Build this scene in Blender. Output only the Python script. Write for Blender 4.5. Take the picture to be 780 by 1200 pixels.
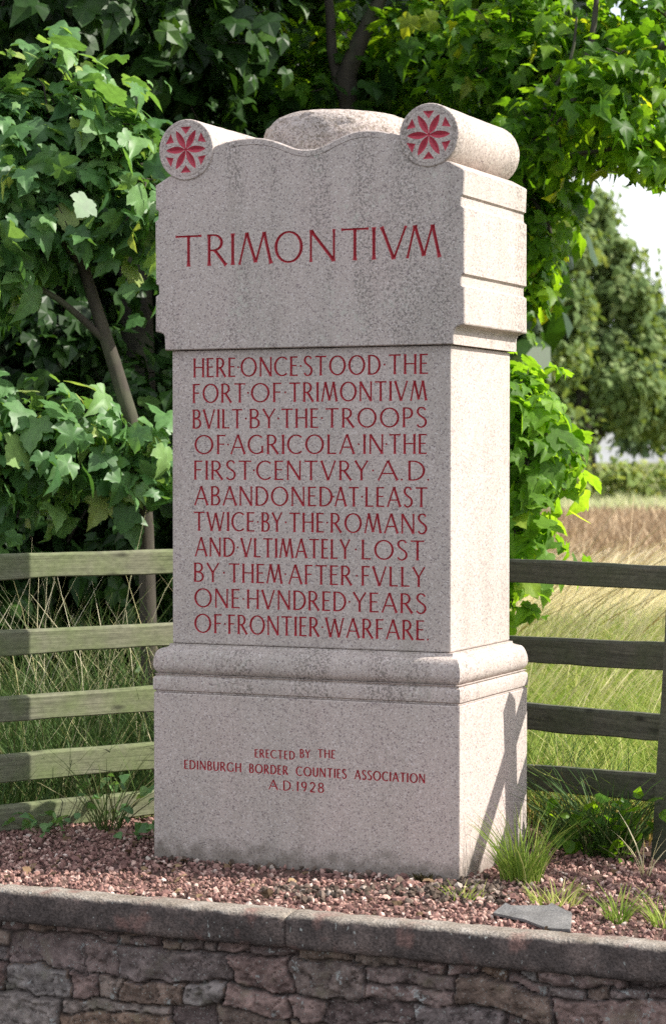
import bpy, bmesh, math, random
import numpy as np
from mathutils import Vector, Matrix
from mathutils.geometry import delaunay_2d_cdt

# ------------------------------------------------------------------ camera, world, sun, exposure
SC = bpy.context.scene
for o in list(bpy.data.objects): bpy.data.objects.remove(o, do_unlink=True)
COL = SC.collection
CAM = np.array([2.8758, -6.5437, 1.2263]); YAW = 0.41804; PITCH = -0.02264; FPX = 2716.7
cam = bpy.data.cameras.new('camera'); camo = bpy.data.objects.new('camera', cam); COL.objects.link(camo)
camo.location = CAM; camo.rotation_euler = (math.pi/2 + PITCH, 0, YAW)
cam.sensor_fit = 'VERTICAL'; cam.sensor_height = 36; cam.sensor_width = 24; cam.lens = FPX/1200*36
cam.clip_end = 3000; cam.clip_start = .1
cam.dof.use_dof = True; cam.dof.focus_distance = 7.0; cam.dof.aperture_fstop = 6.3
SC.camera = camo

SUN_EL = math.radians(40.5); SUN_AZ = math.radians(19.5)      # azimuth from +x towards +y
world = bpy.data.worlds.new('World'); SC.world = world; world.use_nodes = True
wn = world.node_tree.nodes; wl = world.node_tree.links; wn.clear()
wo = wn.new('ShaderNodeOutputWorld'); bg = wn.new('ShaderNodeBackground'); bg.inputs['Strength'].default_value = .10
sky = wn.new('ShaderNodeTexSky'); sky.sky_type = 'NISHITA'; sky.sun_disc = False
sky.sun_elevation = SUN_EL; sky.sun_rotation = math.pi/2 - SUN_AZ
sky.air_density = 1.0; sky.dust_density = 2.0; sky.ozone_density = 1.0
wtc = wn.new('ShaderNodeTexCoord'); wmp = wn.new('ShaderNodeMapping'); wmp.inputs['Scale'].default_value = (1.4, 1.4, 4.0)
wno = wn.new('ShaderNodeTexNoise'); wno.inputs['Scale'].default_value = 1.7; wno.inputs['Detail'].default_value = 6
wra = wn.new('ShaderNodeValToRGB'); wra.color_ramp.elements[0].position = .38; wra.color_ramp.elements[1].position = .58
wmx = wn.new('ShaderNodeMixRGB'); wmx.inputs['Color2'].default_value = (6.6, 6.8, 7.1, 1)
wl.new(wtc.outputs['Generated'], wmp.inputs['Vector']); wl.new(wmp.outputs[0], wno.inputs['Vector'])
wl.new(wno.outputs['Fac'], wra.inputs['Fac']); wl.new(wra.outputs['Color'], wmx.inputs['Fac'])
wl.new(sky.outputs[0], wmx.inputs['Color1']); wl.new(wmx.outputs[0], bg.inputs['Color']); wl.new(bg.outputs[0], wo.inputs['Surface'])

sl = bpy.data.lights.new('sun', 'SUN'); sl.energy = 3.5; sl.angle = math.radians(.53); sl.color = (1, .95, .87)
so = bpy.data.objects.new('sun', sl); COL.objects.link(so)
SUND = Vector((math.cos(SUN_EL)*math.cos(SUN_AZ), math.cos(SUN_EL)*math.sin(SUN_AZ), math.sin(SUN_EL)))
so.rotation_euler = SUND.to_track_quat('Z', 'Y').to_euler(); so.location = SUND*40

SC.view_settings.view_transform = 'Standard'; SC.view_settings.look = 'None'
SC.view_settings.exposure = 1.2; SC.view_settings.gamma = 1; SC.view_settings.use_curve_mapping = False
SC.cycles.max_bounces = 8; SC.cycles.diffuse_bounces = 4; SC.cycles.transmission_bounces = 4; SC.cycles.glossy_bounces = 2
SC.cycles.use_denoising = False
SC.cycles.sample_clamp_indirect = 6

RNG = np.random.default_rng(7)
# ------------------------------------------------------------------ frames: R to the right of the view axis, D metres along it
RV = np.array([math.cos(YAW), math.sin(YAW)]); FV = np.array([-math.sin(YAW), math.cos(YAW)])
def W(R, D, z=0.0):
    p = CAM[:2] + R*RV + D*FV
    return np.array([p[0], p[1], z])
def to_rd(P):
    q = P[:, :2] - CAM[:2]
    return q@RV, q@FV

# ------------------------------------------------------------------ helpers
def tag(o, label=None, cat=None, group=None, kind=None):
    if label: o['label'] = label
    if cat: o['category'] = cat
    if group: o['group'] = group
    if kind: o['kind'] = kind
    return o
def empty(name, loc, label, cat, group=None):
    o = bpy.data.objects.new(name, None); COL.objects.link(o); o.location = loc; o.empty_display_size = .1
    return tag(o, label, cat, group)
def link(name, me, mats, parent=None):
    o = bpy.data.objects.new(name, me); COL.objects.link(o)
    for m in (mats if isinstance(mats, (list, tuple)) else [mats]): me.materials.append(m)
    if parent is not None:
        o.parent = parent
        l = Vector((0, 0, 0)); q = parent
        while q is not None: l += q.location; q = q.parent
        o.location = -l                                    # meshes are written in world metres
        if parent.parent is not None: o.location = Vector((0, 0, 0)) - (parent.location + parent.parent.location)
    return o
def np_mesh(name, verts, faces, smooth=False, var=None, pvar=None):
    """faces: (n,3|4) array or list of arrays of tris and quads."""
    me = bpy.data.meshes.new(name)
    fl = faces if isinstance(faces, list) else [faces]
    fl = [np.asarray(f, np.int32) for f in fl if len(f)]
    idx = np.concatenate([f.ravel() for f in fl]); cnt = np.concatenate([np.full(len(f), f.shape[1], np.int32) for f in fl])
    me.vertices.add(len(verts)); me.vertices.foreach_set('co', np.asarray(verts, np.float32).ravel())
    me.loops.add(len(idx)); me.loops.foreach_set('vertex_index', idx)
    me.polygons.add(len(cnt)); st = np.concatenate([[0], np.cumsum(cnt)[:-1]]).astype(np.int32)
    me.polygons.foreach_set('loop_start', st)
    me.polygons.foreach_set('loop_total', cnt)
    me.polygons.foreach_set('use_smooth', np.full(len(cnt), smooth, bool))
    if var is not None:
        a = me.attributes.new('var', 'FLOAT', 'FACE'); a.data.foreach_set('value', np.asarray(var, np.float32))
    if pvar:
        for k, v in pvar.items():
            a = me.attributes.new(k, 'FLOAT', 'POINT'); a.data.foreach_set('value', np.asarray(v, np.float32))
    me.update(); me.validate()
    return me
def merge_parts(parts):
    V = []; T = []; Q = []; n = 0
    for v, f in parts:
        V.append(v); (T if f.shape[1] == 3 else Q).append(f+n); n += len(v)
    out = []
    if T: out.append(np.concatenate(T))
    if Q: out.append(np.concatenate(Q))
    return np.concatenate(V), out
def tube(pts, radii, sides=8, wob=0.0, seed=0):
    pts = np.asarray(pts, float); n = len(pts); rng = np.random.default_rng(seed)
    if np.isscalar(radii): radii = np.full(n, radii)
    tg = np.gradient(pts, axis=0); tg /= np.linalg.norm(tg, axis=1)[:, None]+1e-9
    ref = np.array([0.3, .9, .1]); V = []
    for i in range(n):
        a = np.cross(tg[i], ref); a /= np.linalg.norm(a)+1e-9; b = np.cross(tg[i], a)
        an = np.linspace(0, 2*np.pi, sides, endpoint=False)
        r = radii[i]*(1+wob*rng.normal(size=sides))
        V.append(pts[i]+np.cos(an)[:, None]*a*r[:, None]+np.sin(an)[:, None]*b*r[:, None])
    V = np.concatenate(V); F = []
    for i in range(n-1):
        for j in range(sides):
            F.append((i*sides+j, i*sides+(j+1) % sides, (i+1)*sides+(j+1) % sides, (i+1)*sides+j))
    return V, np.array(F, np.int32)
def spline(ctrl, n=12):
    c = np.asarray(ctrl, float); m = len(c); t = np.linspace(0, m-1, n); out = []
    for q in t:
        i = min(int(q), m-2); u = q-i
        p0, p1, p2, p3 = c[max(i-1, 0)], c[i], c[i+1], c[min(i+2, m-1)]
        out.append(.5*((2*p1)+(-p0+p2)*u+(2*p0-5*p1+4*p2-p3)*u*u+(-p0+3*p1-3*p2+p3)*u**3))
    return np.array(out)
_perm = np.random.default_rng(3).random((256, 256))
def vnoise(x, y, s=1.0, oct=4):
    x = np.asarray(x)*s; y = np.asarray(y)*s; r = 0; a = .5
    for k in range(oct):
        xi = np.floor(x).astype(int); yi = np.floor(y).astype(int); fx = x-xi; fy = y-yi
        fx = fx*fx*(3-2*fx); fy = fy*fy*(3-2*fy); g = lambda i, j: _perm[(i+k*17) % 256, (j+k*31) % 256]
        r = r+a*((g(xi, yi)*(1-fx)+g(xi+1, yi)*fx)*(1-fy)+(g(xi, yi+1)*(1-fx)+g(xi+1, yi+1)*fx)*fy); x = x*2.03; y = y*2.03; a *= .5
    return r/(1-.5**oct)

# ------------------------------------------------------------------ materials
def newmat(name):
    m = bpy.data.materials.new(name); m.use_nodes = True; nt = m.node_tree
    b = nt.nodes['Principled BSDF']
    return m, nt, b
def N(nt, t, **kw):
    n = nt.nodes.new(t)
    for k, v in kw.items():
        if k in n.inputs: n.inputs[k].default_value = v
        else: setattr(n, k, v)
    return n
def ramp(nt, stops, src=None, interp='LINEAR'):
    r = nt.nodes.new('ShaderNodeValToRGB'); cr = r.color_ramp; cr.interpolation = interp
    while len(cr.elements) < len(stops): cr.elements.new(.5)
    for e, (p, c) in zip(cr.elements, stops):
        e.position = p; e.color = (c, c, c, 1) if np.isscalar(c) else (*c, 1)
    if src is not None: nt.links.new(src, r.inputs['Fac'])
    return r
def noise(nt, scale, detail=4, vec=None, rough=.55, sc=None):
    n = N(nt, 'ShaderNodeTexNoise'); n.inputs['Scale'].default_value = scale; n.inputs['Detail'].default_value = detail
    n.inputs['Roughness'].default_value = rough
    tc = N(nt, 'ShaderNodeTexCoord')
    src = vec if vec is not None else tc.outputs['Object']
    if sc is not None:
        mp = N(nt, 'ShaderNodeMapping'); mp.inputs['Scale'].default_value = sc; nt.links.new(src, mp.inputs['Vector']); src = mp.outputs[0]
    nt.links.new(src, n.inputs['Vector'])
    return n
def mix(nt, fac, a, b, mode='MIX'):
    m = nt.nodes.new('ShaderNodeMixRGB'); m.blend_type = mode
    for s, v in (('Fac', fac), ('Color1', a), ('Color2', b)):
        if hasattr(v, 'links') or hasattr(v, 'is_output'): nt.links.new(v, m.inputs[s])
        else: m.inputs[s].default_value = v if s == 'Fac' else (*v, 1)
    return m.outputs[0]
def mathn(nt, op, a, b=0.0):
    m = nt.nodes.new('ShaderNodeMath'); m.operation = op
    for i, v in enumerate((a, b)):
        if hasattr(v, 'is_output'): nt.links.new(v, m.inputs[i])
        else: m.inputs[i].default_value = v
    return m.outputs[0]
def bump(nt, b, h, strength=.4, dist=.002):
    n = nt.nodes.new('ShaderNodeBump'); n.inputs['Strength'].default_value = strength; n.inputs['Distance'].default_value = dist
    nt.links.new(h, n.inputs['Height']); nt.links.new(n.outputs[0], b.inputs['Normal'])

def mat_granite(name, streak=0.0, rough_tool=0.0, tone=1.0):
    m, nt, b = newmat(name)
    tc = N(nt, 'ShaderNodeTexCoord')
    vo = N(nt, 'ShaderNodeTexVoronoi', Scale=270.0); nt.links.new(tc.outputs['Object'], vo.inputs['Vector'])
    sx = N(nt, 'ShaderNodeSeparateColor'); nt.links.new(vo.outputs['Color'], sx.inputs[0])
    t = tone
    c1 = ramp(nt, [(0, (.24*t, .19*t, .185*t)), (.08, (.30*t, .245*t, .235*t)), (.15, (.445*t, .375*t, .335*t)), (.55, (.475*t, .405*t, .365*t)), (.88, (.515*t, .445*t, .40*t)), (1, (.63*t, .56*t, .525*t))], sx.outputs[0])
    n2 = noise(nt, 420, 2); r2 = ramp(nt, [(.3, .86), (.7, 1.12)], n2.outputs['Fac'])
    c = mix(nt, 1.0, c1.outputs[0], r2.outputs[0], 'MULTIPLY')
    n3 = noise(nt, 3.2, 5, sc=(1, 1, .55)); r3 = ramp(nt, [(.3, (.84, .86, .85)), (.5, (1, 1, 1)), (.72, (1.06, 1.02, 1.03))], n3.outputs['Fac'])
    c = mix(nt, 1.0, c, r3.outputs[0], 'MULTIPLY')
    # lichen and rain-wash: patches of dark specks running down the stone
    n4 = noise(nt, 1.0, 2, sc=(11, 11, 1.3)); r4 = ramp(nt, [(.50-.06*streak, 0.0), (.62-.04*streak, 1.0)], n4.outputs['Fac'])
    n5 = noise(nt, 150, 3); r5 = ramp(nt, [(.51, 0.0), (.58, 1.0)], n5.outputs['Fac'])
    f = mathn(nt, 'MULTIPLY', r4.outputs[0], r5.outputs[0]); f = mathn(nt, 'MULTIPLY', f, max(.22, .3+.5*streak))
    c = mix(nt, f, c, (.13, .115, .10))
    n7 = noise(nt, 11, 5, sc=(1, 1, .35)); r7 = ramp(nt, [(.56, 0.0), (.76, .26)], n7.outputs['Fac'])
    c = mix(nt, r7.outputs[0], c, (.30, .255, .205))
    sp_ = N(nt, 'ShaderNodeSeparateXYZ'); nt.links.new(tc.outputs['Object'], sp_.inputs[0])
    ng = noise(nt, 24, 5); nz = mathn(nt, 'SUBTRACT', sp_.outputs['Z'], mathn(nt, 'MULTIPLY', mathn(nt, 'SUBTRACT', ng.outputs['Fac'], .35), .16))
    rg_ = ramp(nt, [(.0, .62), (.055, 0.0)], nz); c = mix(nt, rg_.outputs[0], c, (.105, .085, .062))       # soil splashed on the foot of the stone
    nl = noise(nt, 60, 4); nl2 = noise(nt, 6, 3); fl_ = mathn(nt, 'MULTIPLY', ramp(nt, [(.56, 0.0), (.62, 1.0)], nl.outputs['Fac']).outputs[0], ramp(nt, [(.52, 0.0), (.64, .55)], nl2.outputs['Fac']).outputs[0])
    c = mix(nt, fl_, c, (.52, .50, .43) if streak > 0 else (.36, .31, .27))                                   # pale lichen spots
    if rough_tool:
        n6 = noise(nt, 75, 3); r6 = ramp(nt, [(.47, 0.0), (.62, rough_tool)], n6.outputs['Fac'])
        c = mix(nt, r6.outputs[0], c, (.16, .12, .08))
    nt.links.new(c, b.inputs['Base Color']); b.inputs['Roughness'].default_value = .8
    b.inputs['Specular IOR Level'].default_value = .3
    h = mathn(nt, 'ADD', n5.outputs['Fac'], mathn(nt, 'MULTIPLY', n2.outputs['Fac'], .5))
    bump(nt, b, h, .35 + .5*rough_tool, .002 + .004*rough_tool)
    return m
def mat_red():
    m, nt, b = newmat('red_letter_paint')
    n = noise(nt, 260, 3); r = ramp(nt, [(.3, (.27, .010, .018)), (.6, (.37, .016, .028)), (.8, (.38, .05, .055))], n.outputs['Fac'])
    nt.links.new(r.outputs[0], b.inputs['Base Color']); b.inputs['Roughness'].default_value = .6
    return m
def mat_red_bright():
    m, nt, b = newmat('red_rosette_paint')
    n = noise(nt, 160, 3); r = ramp(nt, [(.3, (.33, .022, .045)), (.6, (.44, .04, .065)), (.8, (.46, .10, .11))], n.outputs['Fac'])
    nt.links.new(r.outputs[0], b.inputs['Base Color']); b.inputs['Roughness'].default_value = .6
    return m
def mat_leaf(name, stops, trans=.35, rough=.42, tcol=None, spec=.45):
    m, nt, b = newmat(name)
    at = N(nt, 'ShaderNodeAttribute'); at.attribute_name = 'var'
    r = ramp(nt, stops, at.outputs['Fac'])
    n = noise(nt, 38, 3); rn = ramp(nt, [(.3, .78), (.7, 1.18)], n.outputs['Fac'])
    c = mix(nt, 1.0, r.outputs[0], rn.outputs[0], 'MULTIPLY')
    nt.links.new(c, b.inputs['Base Color']); b.inputs['Roughness'].default_value = rough
    b.inputs['Specular IOR Level'].default_value = spec
    tr = N(nt, 'ShaderNodeBsdfTranslucent')
    tc = mix(nt, 1.0, c, tcol or (1.9, 1.75, .7), 'MULTIPLY'); nt.links.new(tc, tr.inputs['Color'])
    ms = N(nt, 'ShaderNodeMixShader'); ms.inputs[0].default_value = trans
    nt.links.new(b.outputs[0], ms.inputs[1]); nt.links.new(tr.outputs[0], ms.inputs[2])
    nt.links.new(ms.outputs[0], nt.nodes['Material Output'].inputs['Surface'])
    return m
def mat_bark(name, a, bb, sc=14):
    m, nt, b = newmat(name)
    n = noise(nt, sc, 6, sc=(1, 1, .3)); r = ramp(nt, [(.3, a), (.7, bb)], n.outputs['Fac'])
    n2 = noise(nt, 5, 3); r2 = ramp(nt, [(.5, 0.0), (.7, .5)], n2.outputs['Fac'])
    c = mix(nt, r2.outputs[0], r.outputs[0], (.10, .12, .06))
    nt.links.new(c, b.inputs['Base Color']); b.inputs['Roughness'].default_value = .9
    bump(nt, b, n.outputs['Fac'], .8, .01)
    return m
def mat_var(name, stops, nscale=30, rough=.85, trans=0, bumpd=0):
    m, nt, b = newmat(name)
    at = N(nt, 'ShaderNodeAttribute'); at.attribute_name = 'var'
    r = ramp(nt, stops, at.outputs['Fac'])
    n = noise(nt, nscale, 4); rn = ramp(nt, [(.3, .75), (.7, 1.2)], n.outputs['Fac'])
    c = mix(nt, 1.0, r.outputs[0], rn.outputs[0], 'MULTIPLY')
    nt.links.new(c, b.inputs['Base Color']); b.inputs['Roughness'].default_value = rough
    b.inputs['Specular IOR Level'].default_value = .25
    if bumpd: bump(nt, b, n.outputs['Fac'], .7, bumpd)
    if trans:
        tr = N(nt, 'ShaderNodeBsdfTranslucent'); nt.links.new(c, tr.inputs['Color'])
        ms = N(nt, 'ShaderNodeMixShader'); ms.inputs[0].default_value = trans
        nt.links.new(b.outputs[0], ms.inputs[1]); nt.links.new(tr.outputs[0], ms.inputs[2])
        nt.links.new(ms.outputs[0], nt.nodes['Material Output'].inputs['Surface'])
    return m
def mat_ground(name, cols, s1=2, s2=60, bd=.01):
    m, nt, b = newmat(name)
    n = noise(nt, s1, 5); r = ramp(nt, list(zip((.3, .5, .7), cols)), n.outputs['Fac'])
    n2 = noise(nt, s2, 4); r2 = ramp(nt, [(.3, .65), (.7, 1.3)], n2.outputs['Fac'])
    c = mix(nt, 1.0, r.outputs[0], r2.outputs[0], 'MULTIPLY')
    nt.links.new(c, b.inputs['Base Color']); b.inputs['Roughness'].default_value = .95
    b.inputs['Specular IOR Level'].default_value = .15
    bump(nt, b, n2.outputs['Fac'], .8, bd)
    return m
def mat_wood(name, a, bb, algae):
    m, nt, b = newmat(name)
    tc = N(nt, 'ShaderNodeTexCoord')
    rot = N(nt, 'ShaderNodeMapping'); nt.links.new(tc.outputs['Object'], rot.inputs['Vector']); rot.inputs['Scale'].default_value = (2.5, 2.5, 95)
    n = noise(nt, 1.3, 6, vec=rot.outputs[0], rough=.65); r = ramp(nt, [(.28, a), (.72, bb)], n.outputs['Fac'])
    n2 = noise(nt, 7, 5); r2 = ramp(nt, [(.38, 0.0), (.66, .75)], n2.outputs['Fac'])
    c = mix(nt, r2.outputs[0], r.outputs[0], algae)
    vk = N(nt, 'ShaderNodeTexVoronoi', Scale=1.0); mk = N(nt, 'ShaderNodeMapping'); mk.inputs['Scale'].default_value = (4.6, 4.6, 13); nt.links.new(tc.outputs['Object'], mk.inputs['Vector']); nt.links.new(mk.outputs[0], vk.inputs['Vector'])
    rk = ramp(nt, [(.05, .75), (.16, 0.0)], vk.outputs['Distance']); c = mix(nt, rk.outputs[0], c, tuple(.35*q for q in a))
    nc = noise(nt, 1.0, 4, sc=(1.3, 1.3, 130), rough=.7); rc_ = ramp(nt, [(.66, 0.0), (.70, .8)], nc.outputs['Fac']); c = mix(nt, rc_.outputs[0], c, tuple(.3*q for q in a))
    n3 = noise(nt, 45, 4, sc=(1, 1, 2)); r3 = ramp(nt, [(.3, .8), (.7, 1.18)], n3.outputs['Fac'])
    c = mix(nt, 1.0, c, r3.outputs[0], 'MULTIPLY')
    nt.links.new(c, b.inputs['Base Color']); b.inputs['Roughness'].default_value = .9
    b.inputs['Specular IOR Level'].default_value = .2
    bump(nt, b, n.outputs['Fac'], .6, .003)
    return m
def mat_rubble():
    m, nt, b = newmat('rubble_sandstone')
    at = N(nt, 'ShaderNodeAttribute'); at.attribute_name = 'tint'
    am = N(nt, 'ShaderNodeAttribute'); am.attribute_name = 'joint'
    r = ramp(nt, [(0, (.085, .066, .062)), (.2, (.20, .132, .116)), (.38, (.14, .116, .108)), (.52, (.225, .15, .13)), (.66, (.14, .112, .107)), (.82, (.19, .125, .09)), (1, (.21, .185, .175))], at.outputs['Fac'])
    n = noise(nt, 26, 6, rough=.65); rn = ramp(nt, [(.30, .40), (.5, 1.0), (.68, 1.75)], n.outputs['Fac'])
    c = mix(nt, 1.0, r.outputs[0], rn.outputs[0], 'MULTIPLY')
    n2 = noise(nt, 21, 5); n2b = noise(nt, 120, 3)
    r2 = ramp(nt, [(.62, 0.0), (.67, 1.0)], mathn(nt, 'ADD', n2.outputs['Fac'], mathn(nt, 'MULTIPLY', mathn(nt, 'SUBTRACT', n2b.outputs['Fac'], .5), .35)))
    c = mix(nt, mathn(nt, 'MULTIPLY', r2.outputs[0], .7), c, (.40, .41, .39))
    nm_ = noise(nt, 13, 5); rm_ = ramp(nt, [(.58, 0.0), (.70, .55)], nm_.outputs['Fac']); c = mix(nt, rm_.outputs[0], c, (.085, .085, .045))
    n3 = noise(nt, 150, 2); r3 = ramp(nt, [(.62, 0.0), (.68, .7)], n3.outputs['Fac'])
    c = mix(nt, r3.outputs[0], c, (.30, .29, .26))
    c = mix(nt, mathn(nt, 'MULTIPLY', am.outputs['Fac'], .92), c, (.035, .027, .024))
    nt.links.new(c, b.inputs['Base Color']); b.inputs['Roughness'].default_value = .95
    b.inputs['Specular IOR Level'].default_value = .2
    bump(nt, b, mathn(nt, 'ADD', n.outputs['Fac'], mathn(nt, 'MULTIPLY', n2b.outputs['Fac'], .4)), .8, .008)
    return m
def mat_coping():
    m, nt, b = newmat('coping_sandstone')
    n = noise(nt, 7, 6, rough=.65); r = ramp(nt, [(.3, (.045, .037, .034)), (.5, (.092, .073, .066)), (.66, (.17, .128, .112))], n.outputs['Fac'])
    # black algae and painted-in shade on the weathered front, lighter sandstone on top
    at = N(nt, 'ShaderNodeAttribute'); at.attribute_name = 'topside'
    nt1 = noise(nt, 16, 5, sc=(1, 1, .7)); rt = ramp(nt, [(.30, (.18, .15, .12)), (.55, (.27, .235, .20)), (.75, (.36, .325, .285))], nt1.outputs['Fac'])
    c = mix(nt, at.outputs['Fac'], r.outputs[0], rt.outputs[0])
    n2 = noise(nt, 9, 5); r2 = ramp(nt, [(.56, 0.0), (.66, .7)], n2.outputs['Fac'])
    c = mix(nt, r2.outputs[0], c, (.22, .125, .105))
    n3 = noise(nt, 140, 3); r3 = ramp(nt, [(.3, .55), (.7, 1.4)], n3.outputs['Fac'])
    c = mix(nt, 1.0, c, r3.outputs[0], 'MULTIPLY')
    n4 = noise(nt, 95, 2, sc=(1, 1, .5)); r4 = ramp(nt, [(.69, 0.0), (.73, .8)], n4.outputs['Fac'])
    c = mix(nt, r4.outputs[0], c, (.36, .37, .34))
    nt.links.new(c, b.inputs['Base Color']); b.inputs['Roughness'].default_value = .95
    b.inputs['Specular IOR Level'].default_value = .15
    bump(nt, b, mathn(nt, 'ADD', n.outputs['Fac'], n3.outputs['Fac']), .8, .006)
    return m

M = {}
M['granite'] = mat_granite('pink_granite', -.5)
M['granite_head'] = mat_granite('pink_granite_streaked', .62)
M['granite_rough'] = mat_granite('pink_granite_tooled', .6, .55)
M['granite_mould'] = mat_granite('pink_granite_weathered', .7, .15)
M['red'] = mat_red(); M['rosette'] = mat_red_bright()
M['sycamore'] = mat_leaf('sycamore_leaf', [(0, (.050, .125, .042)), (.5, (.115, .24, .080)), (.85, (.19, .325, .11)), (1, (.29, .37, .11))], .36, .45, spec=.42)
M['sycamore_bright'] = mat_leaf('sycamore_leaf_bright', [(0, (.09, .19, .028)), (.5, (.14, .28, .035)), (.9, (.24, .40, .06)), (1, (.34, .44, .065))], .58, .5, spec=.25, tcol=(2.1, 1.9, .5))
M['canopy'] = mat_leaf('canopy_leaf', [(0, (.04, .105, .013)), (.5, (.09, .21, .02)), (.9, (.18, .31, .03)), (1, (.25, .31, .035))], .58, .45, spec=.3, tcol=(2.3, 2.0, .5))
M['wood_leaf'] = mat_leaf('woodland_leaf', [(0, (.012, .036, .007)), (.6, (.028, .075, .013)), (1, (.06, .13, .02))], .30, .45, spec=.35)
M['far_leaf'] = mat_leaf('far_oak_leaf', [(0, (.075, .125, .042)), (.5, (.145, .21, .075)), (1, (.26, .315, .14))], .3, .7, spec=.12)
M['far_leaf2'] = mat_leaf('far_dark_leaf', [(0, (.065, .11, .06)), (.5, (.12, .18, .09)), (1, (.18, .235, .13))], .25, .7, spec=.12)
M['hedge_leaf'] = mat_leaf('hedge_leaf', [(0, (.14, .20, .06)), (.5, (.24, .31, .10)), (1, (.40, .42, .17))], .3, .8, spec=.1)
M['bark'] = mat_bark('grey_bark', (.026, .021, .016), (.075, .062, .045))
M['bark_dark'] = mat_bark('dark_bark', (.022, .018, .013), (.060, .050, .036))
M['stem'] = mat_var('plant_stem', [(0, (.10, .10, .04)), (1, (.16, .13, .06))])
M['grass_green'] = mat_var('green_grass_blade', [(0, (.12, .22, .03)), (.5, (.27, .38, .06)), (.8, (.46, .50, .12)), (1, (.74, .66, .32))], 8, .6, .45)
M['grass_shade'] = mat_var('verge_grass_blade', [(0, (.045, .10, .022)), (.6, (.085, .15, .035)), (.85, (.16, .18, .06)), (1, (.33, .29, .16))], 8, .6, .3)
M['straw'] = mat_var('straw_grass_blade', [(0, (.46, .47, .17)), (.35, (.74, .67, .35)), (.7, (.88, .79, .50)), (1, (.93, .85, .62))], 3, .75, .55)
M['straw_dark'] = mat_var('dead_grass_blade', [(0, (.22, .15, .04)), (.5, (.38, .26, .075)), (1, (.48, .36, .13))], 12, .8, .25)
M['stubble'] = mat_var('stubble_stalk', [(0, (.20, .135, .078)), (.5, (.35, .25, .15)), (1, (.60, .47, .31))], 3, .85, .15)
M['gravel'] = mat_var('red_gravel_stone', [(0, (.085, .048, .042)), (.35, (.19, .10, .085)), (.65, (.345, .20, .165)), (.85, (.54, .37, .305)), (1, (.64, .52, .45))], 90, .85, 0, .002)
M['gravel_bed'] = mat_ground('gravel_bed_earth', [(.06, .042, .033), (.12, .075, .06), (.18, .11, .09)], 9, 150, .008)
M['field'] = mat_ground('field_grass_soil', [(.09, .12, .035), (.15, .16, .06), (.22, .20, .09)], .6, 14, .05)
M['stubble_soil'] = mat_ground('stubble_soil', [(.15, .10, .06), (.27, .19, .115), (.42, .31, .20)], .5, 5, .05)
M['margin'] = mat_ground('margin_grass_soil', [(.46, .43, .22), (.62, .57, .34), (.74, .66, .45)], .3, 6, .05)
M['floor'] = mat_ground('forest_floor', [(.022, .017, .012), (.035, .028, .018), (.03, .035, .016)], 3, 40, .03)
M['road'] = mat_ground('asphalt', [(.045, .045, .046), (.055, .054, .053), (.065, .063, .06)], 2, 220, .004)
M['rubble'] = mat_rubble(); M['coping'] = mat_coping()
M['wood_green'] = mat_wood('algae_green_timber', (.10, .102, .066), (.215, .215, .145), (.125, .160, .062))
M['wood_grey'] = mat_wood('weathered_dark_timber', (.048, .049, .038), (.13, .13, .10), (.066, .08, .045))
M['slate'] = mat_ground('broken_slate', [(.13, .125, .12), (.17, .165, .16), (.22, .21, .20)], 14, 160, .003)
M['moss'] = mat_var('moss', [(0, (.03, .035, .012)), (.6, (.06, .05, .02)), (1, (.10, .08, .03))], 60, .95)
M['crumb'] = mat_var('earth_crumb', [(0, (.045, .034, .026)), (.5, (.12, .088, .068)), (.85, (.26, .20, .165)), (1, (.42, .36, .31))], 70, .95, 0, .003)

# ------------------------------------------------------------------ the ground
def sheet(name, poly, z, mat, kind='structure', sub=None):
    me = bpy.data.meshes.new(name); me.from_pydata([(p[0], p[1], z) for p in poly], [], [tuple(range(len(poly)))]); me.update()
    return tag(link(name, me, mat), kind=kind)
sheet('field', [(-700, -.93), (700, -.93), (700, 900), (-700, 900)], -.008, M['field'])
sheet('road', [(-700, -60), (700, -60), (700, -.95), (-700, -.95)], -.62, M['road'])
sheet('woodland_floor', [W(-30, 8.6)[:2], W(-2, 8.6)[:2], W(-.3, 9.3)[:2], W(.45, 10.0)[:2], W(1.0, 16)[:2], W(2.2, 46)[:2], W(-40, 46)[:2]], -.004, M['floor'])
sheet('stubble_field', [W(1.1, 21)[:2], W(30, 23)[:2], W(60, 53)[:2], W(1.5, 52)[:2]], -.004, M['stubble_soil'])
sheet('straw_ground', [W(.45, 12.4)[:2], W(5, 12.6)[:2], W(30, 21)[:2], W(30, 22.9)[:2], W(1.1, 20.9)[:2]], -.004, M['margin'])
sheet('field_margin', [W(1.5, 52.2)[:2], W(60, 53.2)[:2], W(62, 63)[:2], W(1.5, 61)[:2]], -.004, M['margin'])

# fence geometry first (the gravel ends at it)
LA = np.array([-1.186, -.08]); LU = np.array([.528, .849]); LNRM = np.array([.849, -.528])
RA = np.array([.885, .42]); RU = np.array([.876, -.482]); RNRM = np.array([-.482, -.876])
tL = ((RA-LA)[0]*(-RU[1]) - (RA-LA)[1]*(-RU[0]))/(LU[0]*(-RU[1])-LU[1]*(-RU[0])); CORNER = LA+tL*LU
sheet('gravel_bed', [(-1.72, -.905), (4.2, -.905), (4.2, RA[1]+RU[1]*(4.2-RA[0])/RU[0]+.3), tuple(CORNER+np.array([0.03, .12])), (LA-LU*.95)], .002, M['gravel_bed'])

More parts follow.
